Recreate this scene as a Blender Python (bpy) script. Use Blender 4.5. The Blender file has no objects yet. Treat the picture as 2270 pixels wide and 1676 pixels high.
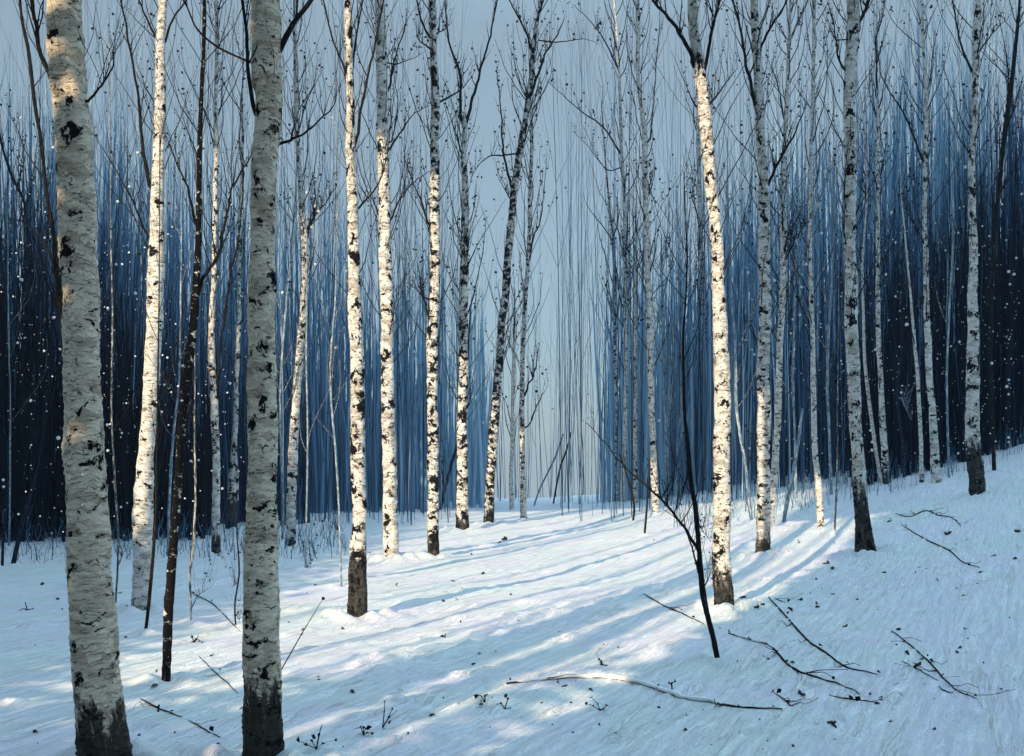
import bpy, math, random
import numpy as np
from mathutils import Vector, noise

R = math.radians
random.seed(11)
rng = np.random.default_rng(7)
scene = bpy.context.scene
COL = scene.collection

# ------------------------------------------------------------------ camera constants
W, H = 2270.0, 1676.0
F = 2434.0            # focal length in photograph pixels (about 50 degrees across)
CX, HY = 1135.0, 1055.0   # vanishing point
EYE = 1.6

AZ = R(25.0)          # the sun comes from behind the viewer, over the shoulder
EL = R(24.0)
Q = (math.sin(AZ), math.cos(AZ))      # the way the sunlight travels over the ground
P = (math.cos(AZ), -math.sin(AZ))


def sstep(a, b, x):
    t = min(1.0, max(0.0, (x - a) / (b - a)))
    return t * t * (3 - 2 * t)


# ------------------------------------------------------------------ terrain
def base_height(x, y):
    z = 0.56 * sstep(12, 50, y)
    if y > 46:
        k = y - 46
        z -= 0.036 * k * k / (k + 16)
    if x > 0:
        xb = min(x, 14.0)
        b = 0.0122 * xb * xb + max(0.0, x - 14.0) * 0.05
        z += b * sstep(-6, 9, y) if y < 60 else b * max(0.0, 1 - (y - 60) / 400)
    if x < -4:
        z -= 0.012 * min(-x - 4, 20)
    return z


def px_ground(px, py):
    """point where the line of sight through a picture point meets the snow"""
    dx, dz = (px - CX) / F, (HY - py) / F
    lo = 2.0
    t = lo
    while t < 75:
        if EYE + dz * t <= base_height(dx * t, t):
            a, b = t - 0.25, t
            for _ in range(24):
                m = 0.5 * (a + b)
                if EYE + dz * m <= base_height(dx * m, m):
                    b = m
                else:
                    a = m
            return dx * b, b
        t += 0.25
    return dx * 52, 52.0


# ------------------------------------------------------------------ helpers
def tag(o, label=None, cat=None, group=None, kind=None):
    if label: o['label'] = label
    if cat: o['category'] = cat
    if group: o['group'] = group
    if kind: o['kind'] = kind
    return o


class MB:
    """collects tubes and faces, then links them as ONE mesh object"""
    def __init__(self):
        self.v, self.f, self.bark, self.tint = [], [], [], []

    def tube(self, pts, rad, n=6, seedv=(0, 0, 0), r0=None, tint=1.0, rough=0.0, cap=True, twist=0.0, detail=0.0, mats=None):
        pts = [Vector(p) for p in pts]
        base = len(self.v)
        m = len(pts)
        r0 = r0 or max(rad[0], 1e-4)
        s = 0.0
        up = Vector((0.13, 1.0, 0.07))
        for i, p in enumerate(pts):
            a = pts[max(0, i - 1)]
            b = pts[min(m - 1, i + 1)]
            t = (b - a)
            t = t.normalized() if t.length > 1e-9 else Vector((0, 0, 1))
            u = up - t * up.dot(t)
            if u.length < 1e-3:
                u = Vector((1, 0, 0)) - t * t.x
            u.normalize()
            w = t.cross(u)
            if i: s += (p - pts[i - 1]).length
            for k in range(n):
                an = 2 * math.pi * k / n + twist * i
                ca, sa = math.cos(an), math.sin(an)
                r = rad[i]
                if rough:
                    q = Vector((ca * 1.1 + seedv[0], sa * 1.1 + seedv[1], s / r0 * 0.55 + seedv[2]))
                    r *= 1 + rough * noise.noise(q)
                    if detail:
                        q2 = Vector((ca * 1.6 + seedv[1], sa * 1.6 + seedv[2], s / r0 * 5.0 + seedv[0]))
                        nn = noise.noise(q2)
                        r *= 1 + detail * (abs(nn) * 1.6 - 0.3)
                self.v.append(p + (u * ca + w * sa) * r)
                self.bark.append((ca + seedv[0] * 7, sa + seedv[1] * 7, s / r0 + seedv[2] * 7))
                self.tint.append(tint)
        for i in range(m - 1):
            for k in range(n):
                k2 = (k + 1) % n
                self.f.append((base + i * n + k, base + i * n + k2, base + (i + 1) * n + k2, base + (i + 1) * n + k))
        if cap and n > 2:
            self.f.append(tuple(base + (m - 1) * n + k for k in range(n)))
            self.f.append(tuple(base + k for k in reversed(range(n))))

    def face(self, pts, tint=1.0):
        b = len(self.v)
        for p in pts:
            self.v.append(Vector(p)); self.bark.append(tuple(p)); self.tint.append(tint)
        self.f.append(tuple(range(b, b + len(pts))))

    def leaf(self, c, size, tint=1.0):
        """a small folded leaf: two halves meeting along a midrib"""
        c = Vector(c)
        d = Vector((random.uniform(-1, 1), random.uniform(-1, 1), random.uniform(-1.2, 0.6))).normalized()
        s = d.cross(Vector((random.uniform(-1, 1), random.uniform(-1, 1), random.uniform(-1, 1))))
        s = s.normalized() * size * random.uniform(0.3, 0.5)
        nrm = d.cross(s).normalized() * size * 0.16
        a, b = c - d * size * 0.5, c + d * size * 0.5
        self.face((a, c - d * size * 0.1 + s + nrm, b), tint)
        self.face((b, c - d * size * 0.1 - s + nrm, a), tint)

    def build(self, name, mat, parent=None, origin=None, smooth=True):
        me = bpy.data.meshes.new(name)
        o0 = Vector(origin) if origin is not None else Vector((0, 0, 0))
        me.from_pydata([tuple(v - o0) for v in self.v], [], self.f)
        at = me.attributes.new('bark', 'FLOAT_VECTOR', 'POINT')
        at.data.foreach_set('vector', np.array(self.bark, dtype=np.float32).ravel())
        tt = me.attributes.new('tint', 'FLOAT', 'POINT')
        tt.data.foreach_set('value', np.array(self.tint, dtype=np.float32))
        if smooth:
            me.polygons.foreach_set('use_smooth', np.ones(len(me.polygons), dtype=bool))
        me.materials.append(mat)
        o = bpy.data.objects.new(name, me)
        COL.objects.link(o)
        if parent is not None:
            o.parent = parent
        elif origin is not None:
            o.location = o0
        return o


def empty(name, loc):
    o = bpy.data.objects.new(name, None)
    o.location = loc
    o.empty_display_size = 0.3
    COL.objects.link(o)
    return o


def catmull(pts, n):
    """pts: list of tuples of any length -> n samples, evenly spread by y of the path length"""
    a = np.array(pts, dtype=float)
    if len(a) == 2:
        t = np.linspace(0, 1, n)[:, None]
        return a[0] * (1 - t) + a[1] * t
    seg = np.sqrt(((a[1:, :2] - a[:-1, :2]) ** 2).sum(1)) + 1e-9
    cum = np.concatenate([[0], np.cumsum(seg)])
    out = []
    for L in np.linspace(0, cum[-1], n):
        i = min(len(seg) - 1, int(np.searchsorted(cum, L, side='right') - 1))
        t = (L - cum[i]) / seg[i]
        p1, p2 = a[i], a[i + 1]
        p0 = a[i - 1] if i > 0 else 2 * p1 - p2
        p3 = a[i + 2] if i + 2 < len(a) else 2 * p2 - p1
        out.append(0.5 * ((2 * p1) + (-p0 + p2) * t + (2 * p0 - 5 * p1 + 4 * p2 - p3) * t * t + (-p0 + 3 * p1 - 3 * p2 + p3) * t ** 3))
    return np.array(out)


# ------------------------------------------------------------------ materials
class NT:
    def __init__(self, name):
        self.m = bpy.data.materials.new(name)
        self.m.use_nodes = True
        self.t = self.m.node_tree
        self.bsdf = self.t.nodes['Principled BSDF']

    def n(self, typ, **kw):
        nd = self.t.nodes.new(typ)
        for k, v in kw.items():
            if k.startswith('i_'):
                nd.inputs[k[2:].replace('_', ' ')].default_value = v
            else:
                setattr(nd, k, v)
        return nd

    def l(self, a, b): self.t.links.new(a, b)

    def math(self, op, a, b=None, clamp=False):
        nd = self.n('ShaderNodeMath', operation=op, use_clamp=clamp)
        for i, v in enumerate((a, b)):
            if v is None: continue
            if isinstance(v, (int, float)): nd.inputs[i].default_value = v
            else: self.l(v, nd.inputs[i])
        return nd.outputs[0]

    def mix(self, fac, a, b, blend='MIX'):
        nd = self.n('ShaderNodeMix', data_type='RGBA', blend_type=blend)
        for sock, v in ((nd.inputs[0], fac), (nd.inputs[6], a), (nd.inputs[7], b)):
            if isinstance(v, (int, float)): sock.default_value = v
            elif isinstance(v, tuple): sock.default_value = v if len(v) == 4 else (*v, 1)
            else: self.l(v, sock)
        return nd.outputs[2]

    def noise(self, vec, scale, detail=4, rough=0.55, dist=0.0):
        nd = self.n('ShaderNodeTexNoise')
        nd.inputs['Scale'].default_value = scale
        nd.inputs['Detail'].default_value = detail
        nd.inputs['Roughness'].default_value = rough
        nd.inputs['Distortion'].default_value = dist
        self.l(vec, nd.inputs['Vector'])
        return nd.outputs['Fac']

    def scaled(self, vec, sx, sy, sz):
        nd = self.n('ShaderNodeVectorMath', operation='MULTIPLY')
        self.l(vec, nd.inputs[0])
        nd.inputs[1].default_value = (sx, sy, sz)
        return nd.outputs[0]

    def ramp(self, fac, a, b):
        nd = self.n('ShaderNodeMapRange', interpolation_type='SMOOTHSTEP')
        self.l(fac, nd.inputs['Value'])
        for nm, v in (('From Min', a), ('From Max', b)):
            if isinstance(v, (int, float)): nd.inputs[nm].default_value = v
            else: self.l(v, nd.inputs[nm])
        return nd.outputs['Result']

    def prop(self, name):
        nd = self.n('ShaderNodeAttribute', attribute_type='OBJECT', attribute_name=name)
        return nd.outputs['Fac']


def birch_bark():
    k = NT('birch_bark')
    at = k.n('ShaderNodeAttribute', attribute_type='GEOMETRY', attribute_name='bark')
    v0 = at.outputs['Vector']
    det = k.prop('grain')                    # finer marks on the thick trunks
    sc = k.n('ShaderNodeVectorMath', operation='SCALE')
    k.l(v0, sc.inputs[0]); k.l(det, sc.inputs['Scale'])
    v = sc.outputs[0]
    dark = k.prop('darkness')                # how much of the bark is black
    # slabs of slightly different cream
    vor = k.n('ShaderNodeTexVoronoi', feature='F1')
    vor.inputs['Scale'].default_value = 1.0
    wob = k.n('ShaderNodeTexNoise'); wob.inputs['Scale'].default_value = 2.2; wob.inputs['Detail'].default_value = 3
    k.l(v, wob.inputs['Vector'])
    wv = k.n('ShaderNodeVectorMath', operation='MULTIPLY_ADD')
    k.l(wob.outputs['Color'], wv.inputs[0]); wv.inputs[1].default_value = (.5, .5, .5); k.l(v, wv.inputs[2])
    vv = wv.outputs[0]
    k.l(k.scaled(vv, 0.75, 0.75, 2.3), vor.inputs['Vector'])
    sep = k.n('ShaderNodeSeparateColor'); k.l(vor.outputs['Color'], sep.inputs[0])
    slab = sep.outputs[0]
    tone = k.noise(k.scaled(v, .8, .8, 1.1), 1.0, 5, .6)
    c = k.mix(k.ramp(tone, .38, .66), (.81, .78, .735), (.65, .615, .57))
    c = k.mix(k.math('MULTIPLY', k.ramp(slab, .74, .77), .6), c, (.42, .37, .32))
    c = k.mix(k.math('MULTIPLY', k.ramp(slab, .32, .27), .6), c, (.90, .88, .83))
    blu = k.noise(k.scaled(v, .7, .7, .9), 1.0, 3, .5)
    c = k.mix(k.math('MULTIPLY', k.ramp(blu, .62, .7), .35), c, (.30, .40, .42))
    c = k.mix(k.prop('age'), c, (1.10, .96, .79), 'MULTIPLY')      # old bark is beige grey
    # brush-like hair lines running round the trunk
    hair = k.noise(k.scaled(vv, 1.0, 1.0, 9.0), 1.1, 6, .68, .6)
    lines = k.math('MULTIPLY', k.ramp(hair, .575, .605), .72)
    c = k.mix(lines, c, (.085, .07, .058))
    # lenticel dashes
    dash = k.noise(k.scaled(vv, .85, .85, 3.2), 1.0, 5, .66, .3)
    dlo = k.math('SUBTRACT', .66, k.math('MULTIPLY', dark, .11))
    dmask = k.ramp(dash, dlo, k.math('ADD', dlo, .012))
    c = k.mix(dmask, c, (.014, .012, .012))
    # black scars and patches with ragged edges
    blot = k.noise(k.scaled(vv, .62, .62, .95), 1.0, 7, .68, .4)
    blo = k.math('SUBTRACT', .655, k.math('MULTIPLY', dark, .205))
    bmask = k.ramp(blot, blo, k.math('ADD', blo, .010))
    # broken black rings
    zz = k.n('ShaderNodeSeparateXYZ'); k.l(vv, zz.inputs[0])
    ringv = k.n('ShaderNodeCombineXYZ'); k.l(k.math('MULTIPLY', zz.outputs[2], .42), ringv.inputs[2])
    rg = k.noise(ringv.outputs[0], 1.0, 3, .75)
    rgb = k.math('ADD', rg, k.math('MULTIPLY', k.math('SUBTRACT', blot, .5), .55))
    rmask = k.ramp(rgb, .655, .667)
    bmask = k.math('MAXIMUM', bmask, k.math('MULTIPLY', rmask, .9))
    c = k.mix(bmask, c, (.011, .010, .011))
    # rugged black foot
    sepv = k.n('ShaderNodeSeparateXYZ'); k.l(v0, sepv.inputs[0])
    hgt = k.math('SUBTRACT', sepv.outputs[2], k.prop('origin_offset'))
    foot = k.noise(k.scaled(vv, 1.5, 1.5, .55), 1.0, 6, .7)
    fv = k.math('ADD', hgt, k.math('MULTIPLY', k.math('SUBTRACT', foot, .5), 9.0))
    fm = k.ramp(fv, k.prop('foot_height'), k.math('SUBTRACT', k.prop('foot_height'), 1.0))
    streak = k.noise(k.scaled(vv, 3.2, 3.2, .5), 1.0, 6, .7)
    fc = k.mix(k.ramp(streak, .5, .68), (.010, .010, .011), (.10, .092, .082))
    c = k.mix(k.math('MULTIPLY', fm, .93), c, fc)
    k.l(c, k.bsdf.inputs['Base Color'])
    k.bsdf.inputs['Roughness'].default_value = .8
    k.bsdf.inputs['Specular IOR Level'].default_value = .06
    ridge = k.noise(k.scaled(vv, .8, .8, 7.0), 1.0, 5, .6, .8)
    hh = k.math('ADD', k.math('MULTIPLY', ridge, .9), k.math('MULTIPLY', slab, .25))
    hh = k.math('SUBTRACT', hh, k.math('MULTIPLY', k.math('MAXIMUM', bmask, dmask), .35))
    hh = k.math('SUBTRACT', hh, k.math('MULTIPLY', lines, .4))
    hh = k.math('ADD', hh, k.math('MULTIPLY', k.math('MULTIPLY', streak, fm), 1.4))
    bp = k.n('ShaderNodeBump'); bp.inputs['Strength'].default_value = 1.0
    k.l(k.math('MULTIPLY', k.prop('relief'), 1.0), bp.inputs['Distance'])
    k.l(hh, bp.inputs['Height']); k.l(bp.outputs[0], k.bsdf.inputs['Normal'])
    return k.m


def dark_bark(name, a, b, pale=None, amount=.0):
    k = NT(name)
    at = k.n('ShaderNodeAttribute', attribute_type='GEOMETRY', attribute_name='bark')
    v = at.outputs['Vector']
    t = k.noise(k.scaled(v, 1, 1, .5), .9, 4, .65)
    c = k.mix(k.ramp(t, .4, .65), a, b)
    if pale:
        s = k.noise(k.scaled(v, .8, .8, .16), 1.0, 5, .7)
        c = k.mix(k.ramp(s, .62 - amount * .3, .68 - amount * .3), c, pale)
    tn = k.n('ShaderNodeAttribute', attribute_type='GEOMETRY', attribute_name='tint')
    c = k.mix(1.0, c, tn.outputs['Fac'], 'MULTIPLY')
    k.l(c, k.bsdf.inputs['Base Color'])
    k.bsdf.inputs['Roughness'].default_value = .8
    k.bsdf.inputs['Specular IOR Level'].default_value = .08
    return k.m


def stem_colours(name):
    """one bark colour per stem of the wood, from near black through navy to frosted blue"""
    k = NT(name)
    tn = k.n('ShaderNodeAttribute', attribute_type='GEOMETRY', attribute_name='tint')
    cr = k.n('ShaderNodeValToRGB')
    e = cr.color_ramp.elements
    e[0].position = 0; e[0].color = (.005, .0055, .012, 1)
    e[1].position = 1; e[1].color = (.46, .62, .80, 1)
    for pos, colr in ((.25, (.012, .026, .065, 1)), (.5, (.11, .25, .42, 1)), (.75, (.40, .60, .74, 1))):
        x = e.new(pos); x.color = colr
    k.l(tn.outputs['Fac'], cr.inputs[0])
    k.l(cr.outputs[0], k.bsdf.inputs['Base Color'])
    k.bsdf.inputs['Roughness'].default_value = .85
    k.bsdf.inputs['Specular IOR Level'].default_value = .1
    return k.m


def snow_material():
    k = NT('snow')
    tc = k.n('ShaderNodeTexCoord')
    v = tc.outputs['Object']
    rot = k.n('ShaderNodeVectorRotate', rotation_type='Z_AXIS')
    rot.inputs['Angle'].default_value = AZ - R(90)      # drifts lie along the wind, across the slope
    k.l(v, rot.inputs['Vector'])
    w = rot.outputs['Vector']
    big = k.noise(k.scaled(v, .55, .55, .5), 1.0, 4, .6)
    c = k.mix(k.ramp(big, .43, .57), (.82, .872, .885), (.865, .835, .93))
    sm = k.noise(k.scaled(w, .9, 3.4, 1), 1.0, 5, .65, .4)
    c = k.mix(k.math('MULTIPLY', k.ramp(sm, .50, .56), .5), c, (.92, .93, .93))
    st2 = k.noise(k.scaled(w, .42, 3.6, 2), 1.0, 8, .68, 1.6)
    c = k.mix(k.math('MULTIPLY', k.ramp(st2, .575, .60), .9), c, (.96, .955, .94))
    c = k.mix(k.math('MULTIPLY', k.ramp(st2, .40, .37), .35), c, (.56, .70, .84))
    k.l(c, k.bsdf.inputs['Base Color'])
    k.bsdf.inputs['Roughness'].default_value = .5
    k.bsdf.inputs['Specular IOR Level'].default_value = .35
    stroke = k.noise(k.scaled(w, 1.6, 15, 6), 1.0, 6, .66, .9)
    cr = k.noise(k.scaled(w, 9, 22, 12), 1.0, 4, .6, 1.2)
    pit = k.noise(v, 26, 4, .6)
    h = k.math('ADD', k.math('MULTIPLY', k.ramp(stroke, .35, .7), .035), k.math('MULTIPLY', k.ramp(cr, .45, .55), .009))
    h = k.math('ADD', h, k.math('MULTIPLY', k.ramp(st2, .57, .60), .05))
    h = k.math('ADD', h, k.math('MULTIPLY', pit, .003))
    bp = k.n('ShaderNodeBump'); bp.inputs['Strength'].default_value = .7; bp.inputs['Distance'].default_value = 1.0
    k.l(h, bp.inputs['Height']); k.l(bp.outputs[0], k.bsdf.inputs['Normal'])
    return k.m


def plain(name, col, rough=.6, spec=.3, var=None):
    k = NT(name)
    if var:
        oi = k.n('ShaderNodeObjectInfo')
        c = k.mix(oi.outputs['Random'], col, var)
        k.l(c, k.bsdf.inputs['Base Color'])
    else:
        tc = k.n('ShaderNodeTexCoord')
        t = k.noise(tc.outputs['Object'], 14, 3)
        c = k.mix(t, tuple(x * .8 for x in col), tuple(min(1, x * 1.15) for x in col))
        k.l(c, k.bsdf.inputs['Base Color'])
    k.bsdf.inputs['Roughness'].default_value = rough
    k.bsdf.inputs['Specular IOR Level'].default_value = spec
    return k.m


M_BIRCH = birch_bark()
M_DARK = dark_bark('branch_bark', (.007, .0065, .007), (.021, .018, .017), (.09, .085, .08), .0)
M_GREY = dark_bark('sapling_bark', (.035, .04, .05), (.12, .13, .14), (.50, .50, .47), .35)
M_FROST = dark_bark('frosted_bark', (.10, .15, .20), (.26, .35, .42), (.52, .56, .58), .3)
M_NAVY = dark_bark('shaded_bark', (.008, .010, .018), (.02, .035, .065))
M_STEM = stem_colours('wood_stems')
M_SNOW = snow_material()
M_LEAF = plain('dead_leaf', (.018, .013, .010), .55, .3, (.075, .042, .024))
M_FLAKE = plain('flake_white', (.93, .94, .95), .5, .3)
M_SPRUCE = plain('spruce_needles', (.03, .05, .032), .7, .2)

# ------------------------------------------------------------------ snow ground
ridge_lines = [   # crests of wind-packed snow, picture points
    [(790, 1497), (880, 1466), (997, 1425)], [(886, 1500), (980, 1456), (1082, 1418)],
    [(760, 1480), (850, 1456)], [(885, 1525), (930, 1508)], [(940, 1490), (1020, 1500), (1110, 1484)],
    [(1123, 1518), (1235, 1506), (1337, 1503), (1425, 1520), (1520, 1552)],
    [(1056, 1527), (1130, 1524)], [(820, 1552), (930, 1562), (1005, 1560)],
    [(1018, 1420), (1130, 1375), (1165, 1370)], [(1208, 1425), (1290, 1408)],
    [(770, 1405), (880, 1372), (985, 1345)], [(830, 1365), (960, 1325), (1120, 1300)],
    [(1160, 1372), (1240, 1358)], [(1380, 1310), (1460, 1298), (1520, 1294)],
    [(1880, 1240), (1990, 1225), (2100, 1180), (2215, 1168)], [(1835, 1295), (1900, 1285)],
    [(1060, 1560), (1115, 1588)], [(620, 1412), (700, 1395)], [(20, 1390), (130, 1386)],
    [(0, 1550), (60, 1560)], [(1960, 1500), (2060, 1480)], [(1640, 1640), (1730, 1632)],
    [(2090, 1588), (2180, 1587)], [(2095, 1603), (2220, 1598)], [(300, 1600), (360, 1605)],
]
RIDGES = []
for ln in ridge_lines:
    pts = [px_ground(*p) for p in ln]
    sm = catmull([(a, b) for a, b in pts], 14)
    RIDGES.append(sm)

MOUNDS = []     # (x, y, r): snow heaped or scooped round each trunk foot


def build_ground():
    ys = [-30.0, -18, -10, -5, -2, 0, 1.5, 2.6]
    y = 3.2
    while y < 62:
        ys.append(y)
        y += 0.0072 * y if y < 26 else 0.016 * y
    ys += [66, 74, 85, 100, 130, 170, 230, 320]
    # columns follow the spread of distance so that near snow is finely divided
    us = np.concatenate([np.linspace(-1.6, -.62, 12)[:-1], np.linspace(-.62, .62, 420), np.linspace(.62, 1.6, 12)[1:]])
    nx, ny = len(us), len(ys)
    X = np.zeros((ny, nx)); Y = np.zeros((ny, nx)); Z = np.zeros((ny, nx))
    for j, yy in enumerate(ys):
        span = max(yy, 4.0) + (8 if yy < 4 else 0)
        for i, u in enumerate(us):
            x = u * span
            X[j, i] = x; Y[j, i] = yy
            z = base_height(x, yy)
            if 2 < yy < 64 and abs(u) < .7:
                a = x * Q[0] + yy * Q[1]; b = x * P[0] + yy * P[1]
                z += 0.07 * noise.noise((x * .2, yy * .2, 3.1))
                z += 0.030 * noise.noise((a * .35, b * 1.1, 7.7))
                n1 = noise.noise((a * .8, b * 3.2, 1.3))
                z += 0.022 * max(0.0, n1 + .05)
                n2 = noise.noise((a * 1.7, b * 7.5, 5.3))
                z += 0.014 * max(0.0, n2)
                z += 0.012 * noise.noise((x * 4.2, yy * 4.2, 9.0))
            Z[j, i] = z
    # snow round the feet
    for (mx, my, mr, s) in MOUNDS:
        d2 = (X - mx) ** 2 + (Y - my) ** 2
        d = np.sqrt(d2)
        Z += s * np.exp(-((d - mr * 1.3) / (mr * 1.1)) ** 2) * (0.75 + .5 * np.sin(X * 17 + Y * 11))
    rr = np.random.default_rng(3)
    strokes = list(RIDGES)
    for _ in range(230):
        yy = 6.5 + 26 * rr.random() ** 1.5
        xx = rr.uniform(-.34, .42) * yy
        L = rr.uniform(.25, 1.1) * (.5 + yy * .075)
        an = AZ + rr.normal(.55, .22)
        c0 = np.array([xx, yy]); dv = np.array([math.sin(an), math.cos(an)])
        bend = np.array([dv[1], -dv[0]]) * rr.normal(0, .07) * L
        strokes.append(np.array([c0 - dv * L, c0 - dv * L * .5 + bend * .7, c0 + bend, c0 + dv * L * .5 + bend * .7, c0 + dv * L]))
    for sm in strokes:
        seg = np.sqrt(((sm[1:] - sm[:-1]) ** 2).sum(1)).sum()
        best = np.full(X.shape, 1e9); tt = np.zeros(X.shape)
        x0, x1 = sm[:, 0].min() - .6, sm[:, 0].max() + .6
        y0, y1 = sm[:, 1].min() - .6, sm[:, 1].max() + .6
        sel = (X > x0) & (X < x1) & (Y > y0) & (Y < y1)
        xs, yy = X[sel], Y[sel]
        bb = np.full(xs.shape, 1e9); ts = np.zeros(xs.shape)
        for i in range(len(sm) - 1):
            a, d = sm[i], sm[i + 1] - sm[i]
            L2 = (d ** 2).sum() + 1e-9
            t = np.clip(((xs - a[0]) * d[0] + (yy - a[1]) * d[1]) / L2, 0, 1)
            dd = np.hypot(xs - a[0] - t * d[0], yy - a[1] - t * d[1])
            m = dd < bb
            bb[m] = dd[m]; ts[m] = (i + t[m]) / (len(sm) - 1)
        wdt = (0.022 + 0.0032 * sm[:, 1].mean()) * (1 + .5 * np.sin(ts * 9 + sm[0, 0] * 5))
        Z[sel] += (0.034 if len(sm) == 14 else .017) * (1 + .03 * sm[:, 1].mean()) * np.exp(-(bb / wdt) ** 2) * np.clip(np.sin(ts * math.pi) * 1.6, 0, 1)
    verts = np.stack([X, Y, Z], -1).reshape(-1, 3)
    idx = np.arange(nx * ny).reshape(ny, nx)
    faces = np.stack([idx[:-1, :-1], idx[:-1, 1:], idx[1:, 1:], idx[1:, :-1]], -1).reshape(-1, 4)
    me = bpy.data.meshes.new('snowy_ground')
    me.vertices.add(len(verts)); me.vertices.foreach_set('co', verts.astype(np.float32).ravel())
    me.loops.add(faces.size); me.loops.foreach_set('vertex_index', faces.astype(np.int32).ravel())
    me.polygons.add(len(faces))
    me.polygons.foreach_set('loop_start', np.arange(0, faces.size, 4, dtype=np.int32))
    me.polygons.foreach_set('use_smooth', np.ones(len(faces), dtype=bool))
    me.update(calc_edges=True)
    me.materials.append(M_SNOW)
    o = bpy.data.objects.new('snowy_ground', me)
    COL.objects.link(o)
    tag(o, 'blue white snow covering the floor of the birch wood', kind='structure')
    return ys, us, X, Y, Z


# ------------------------------------------------------------------ trees
def at(px, py, d):
    return Vector(((px - CX) / F * d, d, EYE + (HY - py) / F * d))


def wiggle_path(pts, n, d0, d1, wob, sd):
    """picture path -> points in space, depth running from d0 to d1 with small real wander"""
    sm = catmull(pts, n)
    out = []
    for i, row in enumerate(sm):
        t = i / (n - 1)
        d = d0 + (d1 - d0) * t + wob * noise.noise((t * 4 + sd, sd * 1.7, 0.3)) * min(1, t * 4)
        px = row[0] + wob * 0.2
        out.append((at(row[0], row[1], d), d))
    return out, sm


def twigs_on(mb, pts, rad, count, length, n=4, leaf=0.0, tint=1.0, spread=.5):
    """thin side shoots off a path, all reaching upwards, with a few bits of leaf left on them"""
    m = len(pts)
    for _ in range(count):
        i = random.randrange(max(1, m // 5), m)
        p = Vector(pts[i]); r = rad[i]
        out = Vector((random.uniform(-1, 1), random.uniform(-1, 1), 0)).normalized()
        dirn = (out * spread * random.uniform(.3, 1.1) + Vector((0, 0, 1))).normalized()
        L = length * random.uniform(.4, 1.2)
        k = 6
        q = [p.copy()]
        for j in range(k):
            dirn = (dirn + Vector((random.uniform(-.22, .22), random.uniform(-.22, .22), .10))).normalized()
            q.append(q[-1] + dirn * L / k)
        rr = min(r * .6, max(.0016, r * .45))
        mb.tube(q, [max(rr * (1 - j / (k + .5)), rr * .28) for j in range(k + 1)], n, tint=tint, cap=False)
        if leaf:
            for j in range(1, k + 1):
                if random.random() < leaf:
                    mb.leaf(q[j] + Vector((random.uniform(-.03, .03), 0, random.uniform(-.04, .02))), random.uniform(3, 8.5) / F * p.y, tint)


SEED = [0]


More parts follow.
